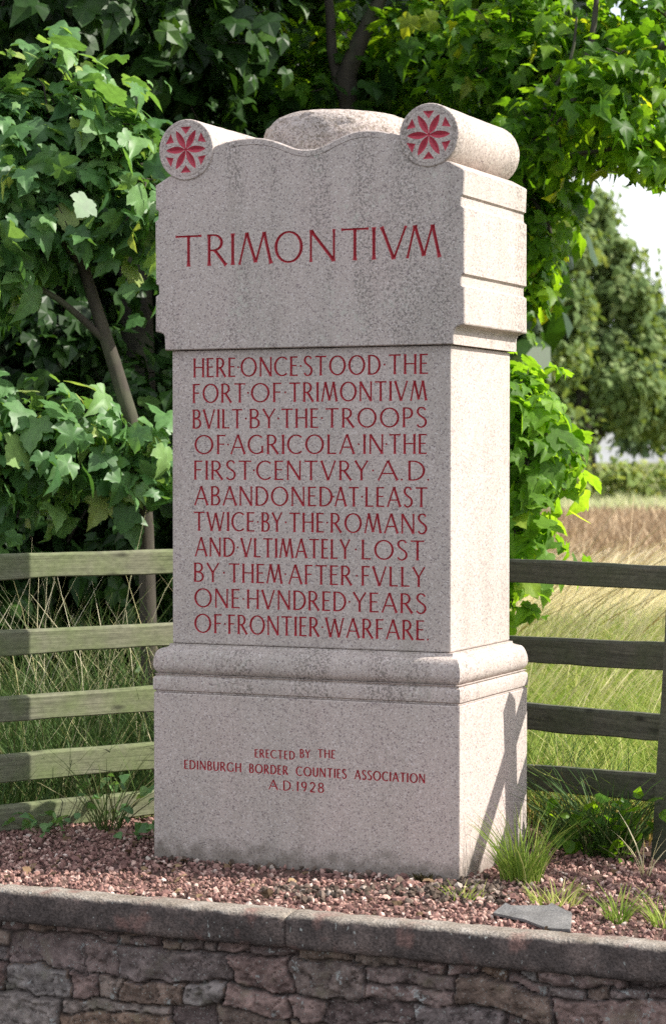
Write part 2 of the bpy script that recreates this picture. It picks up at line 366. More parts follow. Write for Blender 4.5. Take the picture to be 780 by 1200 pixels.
# gravel stones
def ico():
    bm = bmesh.new(); bmesh.ops.create_icosphere(bm, subdivisions=1, radius=1); v = np.array([q.co[:] for q in bm.verts]); f = np.array([[x.index for x in q.verts] for q in bm.faces]); bm.free(); return v, f
IV, IF = ico()
def rand_rot(n, rng):
    q = rng.normal(size=(n, 4)); q /= np.linalg.norm(q, axis=1)[:, None]; w, x, y, z = q.T
    return np.stack([np.stack([1-2*(y*y+z*z), 2*(x*y-z*w), 2*(x*z+y*w)], -1), np.stack([2*(x*y+z*w), 1-2*(x*x+z*z), 2*(y*z-x*w)], -1), np.stack([2*(x*z-y*w), 2*(y*z+x*w), 1-2*(x*x+y*y)], -1)], 1)
def stones(P, r, var, rng, flat=.7):
    n = len(P); v = IV[None]*(1+.28*rng.normal(size=(n, len(IV), 1)))*(r[:, None, None]*np.stack([np.ones(n), .75+.25*rng.random(n), flat*(.7+.5*rng.random(n))], -1)[:, None, :])
    v = np.einsum('nij,nkj->nki', rand_rot(n, rng), v)+P[:, None, :]
    f = IF[None]+(np.arange(n)*len(IV))[:, None, None]
    return v.reshape(-1, 3), f.reshape(-1, 3), np.repeat(var, len(IF))
rg = np.random.default_rng(11)
n = 60000; X = rg.uniform(-1.6, 2.6, n); Y = rg.uniform(-.905, 1.3, n)
inL = (np.stack([X, Y], 1)-LA)@LNRM > -.02; inR = (np.stack([X, Y], 1)-RA)@RNRM > -.05
out = ~((np.abs(X) < .496) & (np.abs(Y) < .292)); dens = np.where((Y < .35) & (X < 1.5), 1, .35)
k = inL & inR & out & (rg.random(n) < dens); X, Y = X[k], Y[k]; r = rg.uniform(.0034, .0085, len(X))*(1+.7*(rg.random(len(X)) < .07))*(1-.4*(rg.random(len(X)) < .25))
hm = .012*vnoise(X+5, Y+5, 5, 3)
P = np.stack([X, Y, .002+r*.3+hm*.5], 1)
kk = rg.random(len(X)) < .15+1.2*vnoise(X+9, Y+3, 6, 3); P, r, X, Y = P[kk], r[kk], X[kk], Y[kk]
v, f, va = stones(P, r, np.clip(rg.normal(.5, .24, len(X)), 0, 1), rg)
tag(link('gravel', np_mesh('gravel', v, f, False, va), M['gravel']), kind='stuff')

# ------------------------------------------------------------------ wall with coping
wall = empty('rubble_wall', (0, -.96, -.62), 'low wall of reddish rubble sandstone under a dark flat coping at the road edge', 'wall')
xs = np.arange(-1.8, 2.6, .0055); zz = np.arange(-.63, -.064, .0055); GX, GZ = np.meshgrid(xs, zz)
wx = GX+.05*(vnoise(GX+3, GZ+9, 12, 3)-.5); wz = GZ+.085*(vnoise(GX+13, GZ+1, 3.2, 2)-.5)+.022*(vnoise(GX, GZ, 22, 2)-.5)
rows = np.array([-.70, -.56, -.455, -.36, -.268, -.205, -.118, -.085, -.03]); ri = np.clip(np.searchsorted(rows, wz)-1, 0, len(rows)-2)
h = np.zeros_like(GX); tint = np.zeros_like(GX); joint = np.zeros_like(GX); sr = np.random.default_rng(23)
for i in range(len(rows)-1):
    hh = rows[i+1]-rows[i]; e = [-1.9]
    while e[-1] < 2.7: e.append(e[-1]+hh*sr.choice([.7, 1.1, 1.9, 2.7, 3.6]) + .03)
    e = np.array(e); mk = ri == i
    px_ = wx+(.12*sr.normal())*(wz-rows[i]); ci = np.clip(np.searchsorted(e, px_)-1, 0, len(e)-2)
    tl = sr.random(len(e)); off = sr.normal(size=len(e))*.007; split = sr.random(len(e)) < .22
    top = np.full_like(GX, rows[i+1]); bot = np.full_like(GX, rows[i]); mid = rows[i]+hh*(.35+.3*tl[ci]); sp = split[ci] & (hh > .07)
    up = wz > mid; top = np.where(sp & ~up, mid, top); bot = np.where(sp & up, mid, bot)
    tt = np.where(sp & up, (tl[ci]*7.3) % 1, tl[ci])
    d = np.minimum(np.minimum(px_-e[ci], e[ci+1]-px_), np.minimum(top-wz, wz-bot))*(.75+.5*vnoise(GX+40, GZ+40, 14, 2))
    dd = np.clip((d-.001)/.0055, 0, 1); hs = (1-(1-dd)**2.2)*.019+off[ci]*dd+dd*(px_-e[ci]-.05)*(.10*(tl[ci]-.5))+dd*(wz-rows[i])*(.35*((tl[ci]*5.1) % 1-.5))
    h[mk] = hs[mk]; tint[mk] = tt[mk]; joint[mk] = np.clip(1.15-d/.0046, 0, 1)[mk]
h += .032*(vnoise(GX+2, GZ+4, 26, 4)-.5)*np.clip(h/.02, 0, 1)+.012*(vnoise(GX+7, GZ+2, 70, 4)-.5)-.008*(np.abs(vnoise(GX+17, GZ*1.6+2, 20, 3)-.5)<.025)
V = np.stack([GX, -.945-h, GZ], -1).reshape(-1, 3); ny, nx = GX.shape
ii = np.arange(ny*nx).reshape(ny, nx); Fq = np.stack([ii[:-1, :-1], ii[:-1, 1:], ii[1:, 1:], ii[1:, :-1]], -1).reshape(-1, 4)
# back of the wall so that it is a solid
nb = len(V); B = np.array([(-1.8, -.90, -.63), (2.594, -.90, -.63), (2.594, -.90, -.067), (-1.8, -.90, -.067)])
V2 = np.concatenate([V, B]); Fb = np.array([[nb+1, nb, nb+3, nb+2], [nb, int(ii[0, 0]), int(ii[-1, 0]), nb+3], [int(ii[0, -1]), nb+1, nb+2, int(ii[-1, -1])], [int(ii[-1, 0]), int(ii[-1, -1]), nb+2, nb+3]])
z4 = np.zeros(4)
link('stonework', np_mesh('stonework', V2, np.concatenate([Fq, Fb]), True, None, {'tint': np.r_[tint.ravel(), z4], 'joint': np.r_[joint.ravel(), z4]}), M['rubble'], wall)
# coping slabs: swept rounded profile with noise
prof = [(-.895, -.072), (-.975, -.074), (-.994, -.071), (-1.001, -.063), (-1.003, -.05), (-1.003, -.035), (-1.003, -.02), (-1.003, -.005), (-1.001, .008), (-.996, .016), (-.988, .020), (-.975, .022), (-.96, .022), (-.945, .022), (-.925, .021), (-.912, .018), (-.905, .008), (-.905, -.03)]
parts = []; tops = []; x0 = -1.8
for x1 in (-.64, .272, 1.35, 2.6):
    st = np.append(np.arange(x0, x1-.001, .007), x1); n_ = len(st); pv = []
    for j, (py, pz) in enumerate(prof):
        d1 = .011*(vnoise(st+9, np.full(n_, j*.012+3), 9, 4)-.5); d2 = .012*(vnoise(st+31, np.full(n_, j*.014+7), 28, 3)-.5)
        edge = np.exp(-np.minimum(st-x0, x1-st)/.006)*.014
        fr = (py < -.95); ou = -1 if py < -.95 else 1
        pv.append(np.stack([st, py+ou*0+np.where(fr, (d1+d2)*(1 if pz > -.066 else .3)+edge, 0), pz+np.where(pz > .0, (d1*.7+d2*.5)-edge*.6, d2*.5)], -1))
    pv = np.stack(pv, 1); m_ = len(prof); i2 = np.arange(n_*m_).reshape(n_, m_)
    F = np.stack([i2[:-1, :-1], i2[1:, :-1], i2[1:, 1:], i2[:-1, 1:]], -1).reshape(-1, 4)
    parts.append((pv.reshape(-1, 3), F))
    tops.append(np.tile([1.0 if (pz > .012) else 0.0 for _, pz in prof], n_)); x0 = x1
V, Fl = merge_parts(parts)
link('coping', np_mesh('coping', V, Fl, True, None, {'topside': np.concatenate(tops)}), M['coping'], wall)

# ------------------------------------------------------------------ fences
def board(a, b, za0, za1, zb0, zb1, th, nrm, seed, n=26):
    """a rail from a to b (plan), bottom/top heights at each end, thickness th behind its front plane"""
    rng = np.random.default_rng(seed); V = []
    L = np.linalg.norm(b-a)
    for i in range(n+1):
        t = i/n; p = a+(b-a)*t; zb = za0+(zb0-za0)*t; zt = za1+(zb1-za1)*t
        wv = .004*(vnoise(t*L*3+seed, seed*1.7, 1.0, 3)-.5); w2 = .011*(vnoise(t*L*5+seed*3, seed*.7, 1.0, 3)-.5); w3 = .009*(vnoise(t*L*5+seed*5, seed*.3, 1.0, 3)-.5)
        e = .004
        for (dn, z) in ((0, zb+e+w2), (0, zt-.009+w3), (-.007, zt+w3), (-th+e, zt+w3), (-th, zt-e+w3), (-th, zb+e+w2), (-th+e, zb+w2), (-e, zb+w2)):
            q = p+nrm*(dn+wv); V.append((q[0], q[1], z))
    F = []
    for i in range(n):
        for j in range(8): F.append((i*8+j, (i+1)*8+j, (i+1)*8+(j+1) % 8, i*8+(j+1) % 8))
    me_v = np.array(V); caps = [[0, 1, 4, 5], [1, 2, 3, 4], [5, 6, 7, 0]]
    for c in caps: F.append(c); F.append([n*8+q for q in c[::-1]])
    return me_v, np.array(F, np.int32)
def post(base, top, w, nrm, u, seed):
    V = []; rng = np.random.default_rng(seed); n = 12
    for i in range(n+1):
        t = i/n; c = np.array(base)+(np.array(top)-np.array(base))*t; e = .006
        for (s, q) in ((-1, -1), (1, -1), (1, 1), (-1, 1)):
            for (ds, dq) in (((0, e), (e, 0)) if (s, q) in ((-1, -1), (1, 1)) else ((e, 0), (0, e))):
                p = c[:2]+u*(s*(w/2-ds))+nrm*(q*(w/2-dq))+rng.normal(size=2)*.0008; V.append((p[0], p[1], c[2]))
    F = []
    for i in range(n):
        for j in range(8): F.append((i*8+j, i*8+(j+1) % 8, (i+1)*8+(j+1) % 8, (i+1)*8+j))
    k = n*8; F += [[k, k+1, k+2, k+3], [k, k+3, k+4, k+7], [k+4, k+5, k+6, k+7]]
    return np.array(V), np.array(F, np.int32)
fl = empty('rail_fence', (CORNER[0]-.9, CORNER[1]-1.4, 0), 'sunlit green-stained timber rail fence left of the monument, five rails high', 'fence', 'post and rail fences behind the monument')
A = LA-LU*1.0; Bp = CORNER-LU*.05
for i, (z0, z1) in enumerate(((.830, .912), (.579, .661), (.363, .446), (.164, .255), (.004, .090))):
    v, f = board(A, Bp, z0, z1, z0+.012, z1+.012, .03, LNRM, 3+i*7); link('rail', np_mesh('rail', v, f), M['wood_green'], fl)
for t in (-.92, 1.28):
    p = LA+LU*t-LNRM*(.03+.05); v, f = post((*p, -.1), (*(p+LU*.01), .95), .095, LNRM, LU, int(40+t*10)); link('post', np_mesh('post', v, f), M['wood_green'], fl)
fr = empty('rail_fence', (RA[0], RA[1], 0), 'dark backlit timber rail fence right of the monument, leaning post at its near end', 'fence', 'post and rail fences behind the monument')
def rz(z1, x1, z2, x2, x): return z1+(z2-z1)*(x-x1)/(x2-x1)
A = np.array([CORNER[0]+.06, 0]); A[1] = RA[1]+RU[1]*(A[0]-RA[0])/RU[0]; B2 = np.array([3.3, RA[1]+RU[1]*(3.3-RA[0])/RU[0]])
for i, q in enumerate(((.29, .819, .895, .913, .822, .896), (.365, .554, .639, .914, .574, .661), (.365, .331, .419, .882, .354, .436), (.366, .133, .215, .867, .160, .245))):
    f_ = lambda x: (rz(q[1], q[0], q[4], q[3], x), rz(q[2], q[0], q[5], q[3], x))
    za, zm, zb = f_(A[0]), f_(1.0), f_(1.0)
    Mp = np.array([.93, RA[1]+RU[1]*(.93-RA[0])/RU[0]])
    v, f = board(A, Mp, *za, *f_(.93), .038, RNRM, 61+i*5); link('rail', np_mesh('rail', v, f), M['wood_grey'], fr)
    v, f = board(Mp+RU*.004, B2, *f_(.93), *(np.array(f_(.93))+.01), .038, RNRM, 91+i*5); link('rail', np_mesh('rail', v, f), M['wood_grey'], fr)
for (bx, tz) in ((.885, .93), (2.65, .95)):
    p = np.array([bx, RA[1]+RU[1]*(bx-RA[0])/RU[0]])+RU*.074+RNRM*.041
    v, f = post((*p, -.1), (*(p+RU*.085), tz), .078, RNRM, RU, int(bx*10)); link('post', np_mesh('post', v, f), M['wood_grey'], fr)
p = np.array([CORNER[0], CORNER[1]])+np.array([.03, .11]); v, f = post((*p, -.1), (*p, .95), .1, RNRM, RU, 77); link('post', np_mesh('post', v, f), M['wood_grey'], fr)

# ------------------------------------------------------------------ lettering
def arc(cx, cy, rx, ry, a0, a1, n=14):
    return [(cx+rx*math.cos(math.radians(a0+(a1-a0)*i/n)), cy+ry*math.sin(math.radians(a0+(a1-a0)*i/n))) for i in range(n+1)]
S_ = [(.44, .86), (.36, .965), (.25, .995), (.13, .96), (.06, .85), (.06, .74), (.13, .63), (.25, .54), (.38, .45), (.455, .34), (.46, .2), (.39, .08), (.26, .005), (.13, .03), (.03, .14)]
G = {  # width, strokes: (points, weight or None for a weight that follows the direction)
 'A': (.76, [([(.02, 0), (.38, 1)], .075), ([(.38, 1), (.74, 0)], .11), ([(.15, .35), (.62, .35)], .06)]),
 'B': (.52, [([(.07, 0), (.07, 1)], .11), ([(.07, .97), (.24, .97)]+arc(.24, .755, .20, .215, 90, -90, 9)[1:]+[(.07, .54)], None), ([(.12, .51), (.26, .51)]+arc(.26, .27, .23, .24, 90, -90, 9)[1:]+[(.07, .03)], None)]),
 'C': (.74, [(arc(.44, .5, .42, .47, 48, 312, 20), None)]),
 'D': (.70, [([(.07, 0), (.07, 1)], .11), ([(.07, .97), (.22, .97)]+arc(.22, .5, .45, .47, 90, -90, 14)[1:]+[(.07, .03)], None)]),
 'E': (.46, [([(.07, 0), (.07, 1)], .11), ([(.07, .965), (.45, .965)], .065), ([(.07, .53), (.40, .53)], .06), ([(.07, .035), (.46, .035)], .065)]),
 'F': (.44, [([(.07, 0), (.07, 1)], .11), ([(.07, .965), (.44, .965)], .065), ([(.07, .52), (.39, .52)], .06)]),
 'G': (.80, [(arc(.44, .5, .42, .47, 48, 318, 20), None), ([(.74, .06), (.74, .42)], .10)]),
 'H': (.70, [([(.07, 0), (.07, 1)], .11), ([(.63, 0), (.63, 1)], .11), ([(.07, .52), (.63, .52)], .06)]),
 'I': (.14, [([(.07, 0), (.07, 1)], .115)]),
 'L': (.46, [([(.07, 0), (.07, 1)], .11), ([(.07, .035), (.46, .035)], .065)]),
 'M': (.92, [([(.02, 0), (.22, 1)], .075), ([(.22, 1), (.47, .06)], .11), ([(.47, .06), (.70, 1)], .075), ([(.70, 1), (.89, 0)], .11)]),
 'N': (.74, [([(.06, 0), (.06, 1)], .08), ([(.06, .98), (.68, .02)], .11), ([(.68, 0), (.68, 1)], .08)]),
 'O': (.96, [(arc(.48, .5, .43, .47, 0, 360, 30), None)]),
 'P': (.52, [([(.07, 0), (.07, 1)], .11), ([(.07, .97), (.22, .97)]+arc(.22, .72, .25, .25, 90, -90, 10)[1:]+[(.07, .47)], None)]),
 'R': (.62, [([(.07, 0), (.07, 1)], .11), ([(.07, .97), (.22, .97)]+arc(.22, .73, .24, .24, 90, -90, 10)[1:]+[(.07, .49)], None), ([(.25, .49), (.60, 0)], .11)]),
 'S': (.50, [(S_, None)]),
 'T': (.66, [([(.33, 0), (.33, 1)], .11), ([(.0, .965), (.66, .965)], .065)]),
 'U': (.66, [([(.07, 1), (.07, .33)]+arc(.33, .33, .26, .30, 180, 360, 12)[1:]+[(.59, 1)], None)]),
 'V': (.74, [([(.02, 1), (.37, 0)], .11), ([(.37, 0), (.72, 1)], .075)]),
 'W': (1.06, [([(.02, 1), (.29, 0)], .11), ([(.29, 0), (.53, .95)], .075), ([(.53, .95), (.79, 0)], .11), ([(.79, 0), (1.04, 1)], .075)]),
 'Y': (.66, [([(.02, 1), (.33, .48)], .10), ([(.33, .5), (.64, 1)], .075), ([(.33, 0), (.33, .5)], .11)]),
 '1': (.14, [([(.07, 0), (.07, 1)], .115)]),
 '9': (.56, [(arc(.27, .70, .21, .27, 0, 360, 20), None), ([(.48, .72), (.47, .5), (.40, .22), (.26, .03)], .10)]),
 '2': (.54, [(arc(.26, .72, .21, .25, 165, -20, 10)+[(.36, .42), (.05, .035)], .10), ([(.05, .035), (.52, .035)], .08)]),
 '8': (.56, [(arc(.27, .75, .19, .215, 0, 360, 18), None), (arc(.27, .27, .23, .235, 0, 360, 20), None)]),
}
def stroke_quads(pts, wt, sx, ox, oy, cap, heavy=1.0, flare=.3):
    """two rows of quads on either side of a centre line, so that the cut has a valley"""
    p = np.array(pts, float); p[:, 0] = p[:, 0]*sx
    p = p*cap+np.array([ox, oy]); closed = np.allclose(p[0], p[-1])
    if len(p) == 2:
        t = np.array([0, .14, .86, 1.0]); p = p[0]+(p[1]-p[0])*t[:, None]
    n = len(p); seg = np.diff(p, axis=0); seg /= np.linalg.norm(seg, axis=1)[:, None]
    tg = np.zeros_like(p); tg[:-1] += seg; tg[1:] += seg
    if closed: tg[0] = tg[-1] = seg[0]+seg[-1]
    tg /= np.linalg.norm(tg, axis=1)[:, None]; nr = np.stack([-tg[:, 1], tg[:, 0]], 1)
    if wt is None: w = .062+.05*np.abs(tg[:, 1])**1.5
    else: w = np.full(n, wt)
    w = w*heavy*cap/2
    if not closed and len(pts) == 2 and flare: w[0] *= 1+flare; w[-1] *= 1+flare
    Lf, Rt = p+nr*w[:, None], p-nr*w[:, None]; q = []
    for i in range(n-1):
        q.append([Lf[i], p[i], p[i+1], Lf[i+1]]); q.append([p[i], Rt[i], Rt[i+1], p[i+1]])
    return q
def word(txt, x0, x1, z0, cap, heavy=1.0, gap=.17, flare=.3):
    ws = [G[c][0] for c in txt]; nat = sum(ws)+gap*(len(txt)-1); sx = (x1-x0)/cap/nat; x = x0; q = []
    for c in txt:
        for pts, wt in G[c][1]: q += stroke_quads(pts, wt, sx, x, z0, cap, heavy, flare)
        x += (G[c][0]+gap)*sx*cap
    return q
def dot(x, z, r):
    p = [(x+r*math.cos(a), z+r*math.sin(a)) for a in np.linspace(0, 2*math.pi, 7)[:-1]]; c = (x, z)
    return [[c, p[i], p[(i+1) % 6]] for i in range(6)]
def carve(outline, quads, y0, ysign=-1.0, slope=1.1, maxd=.009):
    """stone face with the outline given in x, z and the strokes cut into it as V grooves; returns stone and cut meshes"""
    V = [Vector(p) for p in outline]; F = [list(range(len(outline)))]
    for q in quads:
        a = 0
        for i in range(len(q)): a += q[i][0]*q[(i+1) % len(q)][1]-q[(i+1) % len(q)][0]*q[i][1]
        if abs(a) < 1e-10: continue
        qq = q if a > 0 else q[::-1]
        F.append(list(range(len(V), len(V)+len(q)))); V += [Vector((float(p[0]), float(p[1]))) for p in qq]
    ov, oe, of, _, _, ofc = delaunay_2d_cdt(V, [], F, 0, 1e-6, True)
    P = np.array([v[:] for v in ov]); tri = [list(t) for t in of]
    st = [t for t, o in zip(tri, ofc) if 0 in o and not any(i > 0 for i in o)]; cu = [t for t, o in zip(tri, ofc) if any(i > 0 for i in o)]
    if not cu: return (P, st), None
    ec = {}
    for t in cu:
        for i in range(len(t)):
            k = tuple(sorted((t[i], t[(i+1) % len(t)]))); ec[k] = ec.get(k, 0)+1
    be = np.array([k for k, c in ec.items() if c == 1]); bset = set(be.ravel().tolist())
    inn = sorted({i for t in cu for i in t}-bset); dep = np.zeros(len(P))
    a, b = P[be[:, 0]], P[be[:, 1]]; ab = b-a; l2 = (ab**2).sum(1)+1e-18
    for s in range(0, len(inn), 150):
        ids = inn[s:s+150]; p = P[ids][:, None, :]; t = np.clip(((p-a)*ab).sum(2)/l2, 0, 1); dd = np.linalg.norm(p-(a+t[..., None]*ab), axis=2).min(1)
        dep[ids] = np.minimum(dd*slope, maxd)
    return (P, st), (P, cu, dep)
def face_mesh(name, P, faces, y, dep=None):
    used = sorted({i for t in faces for i in t}); mp = {u: i for i, u in enumerate(used)}
    v = [(P[u][0], y+(dep[u] if dep is not None else 0), P[u][1]) for u in used]
    me = bpy.data.meshes.new(name); me.from_pydata(v, [], [[mp[i] for i in t] for t in faces]); me.update()
    bm = bmesh.new(); bm.from_mesh(me)
    for f_ in bm.faces:
        f_.normal_update()
        if f_.normal.y > 0: f_.normal_flip()
    bm.to_mesh(me); bm.free(); return me
def join_into(bm, me):
    n0 = len(bm.verts); bm.verts.ensure_lookup_table(); vs = [bm.verts.new(v.co) for v in me.vertices]
    for p in me.polygons:
        try: bm.faces.new([vs[i] for i in p.vertices])
        except ValueError: pass

mon = empty('inscribed_monument', (0, 0, 0), 'tall pinkish granite roman-style altar stone with red carved lettering on gravel', 'monument')
def block(name, hx, hy, z0, z1, quads, mat, parent, ins_name='lettering', bev=.0045):
    bm = bmesh.new(); bmesh.ops.create_cube(bm, size=1)
    for v in bm.verts: v.co = Vector((v.co.x*2*hx, v.co.y*2*hy, z0+(v.co.z+.5)*(z1-z0)))
    bmesh.ops.bevel(bm, geom=bm.edges[:], offset=bev, segments=2, affect='EDGES', profile=.5)
    ff = min(bm.faces, key=lambda f_: f_.calc_center_median().y-(1 if f_.calc_area() > .1 else 0)*.01)
    xs_ = sorted({round(v.co.x, 6) for v in ff.verts}); zs_ = sorted({round(v.co.z, 6) for v in ff.verts})
    bmesh.ops.delete(bm, geom=[ff], context='FACES_ONLY')
    stn, cut = carve([(xs_[0], zs_[0]), (xs_[-1], zs_[0]), (xs_[-1], zs_[-1]), (xs_[0], zs_[-1])], quads, -hy)
    join_into(bm, face_mesh('t', stn[0], stn[1], -hy)); bmesh.ops.remove_doubles(bm, verts=bm.verts[:], dist=1e-6)
    me = bpy.data.meshes.new(name); bm.to_mesh(me); bm.free()
    o = link(name, me, mat, parent)
    if cut: link(ins_name, face_mesh(ins_name, cut[0], cut[1], -hy, cut[2]), M['red'], o)
    return o
# plinth
q = []
for t, a, b in (('ERECTED', -.156, -.025), ('BY', -.007, .026), ('THE', .051, .107)):
    q += word(t, a, b, .3325+.036*(a+.156)/.26*.35, .025, 1.75, .22, 0)
for t, a, b in (('EDINBURGH', -.394, -.202), ('BORDER', -.174, -.047), ('COUNTIES', -.019, .143), ('ASSOCIATION', .170, .392)): q += word(t, a, b, .2850, .0275, 1.75, .22, 0)
for t, a, b in (('A', -.110, -.080), ('D', -.062, -.038), ('1928', -.017, .071)): q += word(t, a, b, .2385, .0295, 1.6, .26, 0)
q += dot(-.072, .2405, .0022)+dot(-.030, .2405, .0022)
block('plinth', .5, .2955, 0, .516, q, M['granite'], mon)
# shaft
LINES = [[('HERE', -.382, -.24), ('ONCE', -.222, -.033), ('STOOD', -.013, .233), ('THE', .261, .384)],
 [('FORT', -.385, -.207), ('OF', -.188, -.087), ('TRIMONTIVM', -.061, .38)],
 [('BVILT', -.385, -.217), ('BY', -.193, -.107), ('THE', -.087, .034), ('TROOPS', .058, .38)],
 [('OF', -.379, -.274), ('AGRICOLA', -.256, .151), ('IN', .179, .244), ('THE', .262, .38)],
 [('FIRST', -.381, -.187), ('CENTVRY', -.169, .195), ('A', .226, .29), ('D', .321, .374)],
 [('ABANDONED', -.379, .079), ('AT', .088, .165), ('LEAST', .186, .382)],
 [('TWICE', -.382, -.177), ('BY', -.153, -.085), ('THE', -.061, .052), ('ROMANS', .074, .381)],
 [('AND', -.377, -.244), ('VLTIMATELY', -.222, .137), ('LOST', .174, .373)],
 [('BY', -.382, -.296), ('THEM', -.263, -.085), ('AFTER', -.063, .143), ('FVLLY', .174, .375)],
 [('ONE', -.38, -.226), ('HVNDRED', -.202, .123), ('YEARS', .147, .379)],
 [('OF', -.38, -.287), ('FRONTIER', -.265, .037), ('WARFARE', .058, .373)]]
q = []
for i, L in enumerate(LINES):
    zb = 1.4758-.07780*i; cap = .0585
    for w_, a, b in L: q += word(w_, a, b, zb, cap, 1.12)
    for (w1, a1, b1), (w2, a2, b2) in zip(L, L[1:]):
        if w1 == 'A' and i == 4: q += dot((b1+a2)/2-.004, zb+.003, .0034)
        else: q += dot((b1+a2)/2, zb+cap*.5, .0034)
    if i == 4: q += dot(.385, zb+.003, .0034)
    if i == 10: q += dot(.384, zb+.003, .0034)
shaft = block('shaft', .4558, .2544, .664, 1.558, q, M['granite'], mon)
# base moulding: profile swept round the four sides
pr = [(.0005, .5162), (.006, .5175), (.006, .5205), (.0, .5235), (-.001, .53), (-.001, .555), (.001, .562), (.006, .5655), (.006, .5685), (.001, .572)]
pr += [(.021-.0225*math.cos(math.radians(a)), .600+.050*math.sin(math.radians(a))*(1 if a > 0 else .56)) for a in (-75, -50, -25, 0, 20, 40, 55, 70, 82, 90)]
pr += [(.028, .6525), (.034, .6545), (.0365, .6575), (.0365, .6625), (.060, .6634)]
V = []; F = []; m_ = len(pr); cs = []
ns = 24
for sx, sy, ex, ey in ((-1, -1, 1, -1), (1, -1, 1, 1), (1, 1, -1, 1), (-1, 1, -1, -1)):
    for s in range(ns):
        t = s/ns; cs.append((sx+(ex-sx)*t, sy+(ey-sy)*t))
for (ux, uy) in cs:
    for ins, z in pr:
        jx = .0025*(vnoise(ux*6+z*9, uy*6, 3, 2)-.5) if .57 < z < .655 else 0
        V.append((ux*(.5-ins+jx), uy*(.2955-ins+jx), z+jx))
for i in range(len(cs)):
    for j in range(m_-1): F.append((i*m_+j, ((i+1) % len(cs))*m_+j, ((i+1) % len(cs))*m_+j+1, i*m_+j+1))
me = np_mesh('base_moulding', np.array(V), np.array(F), True)
o = link('base_moulding', me, M['granite_mould'], mon); o.modifiers.new('es', 'EDGE_SPLIT').split_angle = math.radians(38)
# head block
HY = .272
right = [(.4712, 1.5600), (.4725, 1.600), (.477, 1.6085), (.487, 1.6135), (.502, 1.6165), (.5045, 1.620), (.5040, 1.724), (.4985, 1.7275), (.4935, 1.731), (.4935, 1.7575), (.5035, 1.7625), (.5042, 1.952), (.499, 1.956), (.4934, 1.960), (.4934, 1.985), (.502, 1.9895), (.504, 2.060), (.500, 2.0645), (.456, 2.0885), (.40, 2.10), (.318, 2.14), (.305, 2.170)]
wave = [(.2993, 2.172), (.2535, 2.1846), (.226, 2.1893), (.1993, 2.1914), (.172, 2.1905), (.145, 2.1863), (.1173, 2.1773), (.096, 2.1685), (.076, 2.1596), (.055, 2.1515), (.0345, 2.1468), (.01, 2.1452), (-.0155, 2.1469), (-.040, 2.1528), (-.0631, 2.1622), (-.087, 2.1718), (-.1109, 2.18), (-.136, 2.1863), (-.1618, 2.1892), (-.190, 2.190), (-.2188, 2.1886), (-.2617, 2.1833), (-.2993, 2.172)]
left = [(-x, z) for x, z in right][::-1]
outl = np.array(right+wave+left); rj = np.random.default_rng(5); outl[:, 0] += rj.normal(size=len(outl))*.0007
def inset(P, d):
    a = np.roll(P, 1, 0)-P; b = np.roll(P, -1, 0)-P; a /= np.linalg.norm(a, axis=1)[:, None]; b /= np.linalg.norm(b, axis=1)[:, None]
    t = b-a; t /= np.linalg.norm(t, axis=1)[:, None]; return P+np.stack([-t[:, 1], t[:, 0]], 1)*d
inn = inset(outl, .0035)
q = []
for t, a, b in (('T', -.434, -.345), ('R', -.327, -.260), ('I', -.2465, -.2335), ('M', -.220, -.109), ('O', -.101, -.008), ('N', .011, .100), ('T', .116, .204), ('I', .2140, .2270), ('V', .243, .324), ('M', .324, .430)): q += word(t, a, b, 1.8118, .0952, .93, .17, .45)
gl = [(x, z-.0205) for x, z in wave if abs(x) < .29][::-1]
gq = stroke_quads([(a/1.0, b) for a, b in gl], .003, 1.0, 0, 0, 1.0, 1.0, 0)
stn, cut = carve([tuple(p) for p in inn], q+gq, -HY)
# keep the border groove as bare stone: split the cut faces by height
Pc, cf, dep = cut
tit = [t for t in cf if np.mean([Pc[i][1] for i in t]) < 2.05]; grv = [t for t in cf if np.mean([Pc[i][1] for i in t]) >= 2.05]
bm = bmesh.new(); join_into(bm, face_mesh('t', stn[0], stn[1], -HY)); join_into(bm, face_mesh('t', Pc, grv, -HY, dep*1.6))
m_ = len(outl)
ringA = [bm.verts.new((p[0], -HY, p[1])) for p in inn]; ringB = [bm.verts.new((p[0], -HY+.0035, p[1])) for p in outl]
steps = 10; rings = [ringA, ringB]
for s in range(1, steps+1):
    yy = -HY+.0035+(2*HY-.007)*s/steps
    rings.append([bm.verts.new((p[0]+.0012*(vnoise(yy*9+i, i*.7, 1, 2)-.5), yy, p[1])) for i, p in enumerate(outl)])
rings.append([bm.verts.new((p[0], HY, p[1])) for p in inn])
for a, b in zip(rings, rings[1:]):
    for i in range(m_): bm.faces.new((a[i], b[i], b[(i+1) % m_], a[(i+1) % m_]))
bm.faces.new(rings[-1])
bmesh.ops.remove_doubles(bm, verts=bm.verts[:], dist=1e-6); bmesh.ops.recalc_face_normals(bm, faces=bm.faces[:])
me = bpy.data.meshes.new('head_block'); bm.to_mesh(me); bm.free()
head = link('head_block', me, M['granite_head'], mon)
link('lettering', face_mesh('lettering', Pc, tit, -HY, dep), M['red'], head)
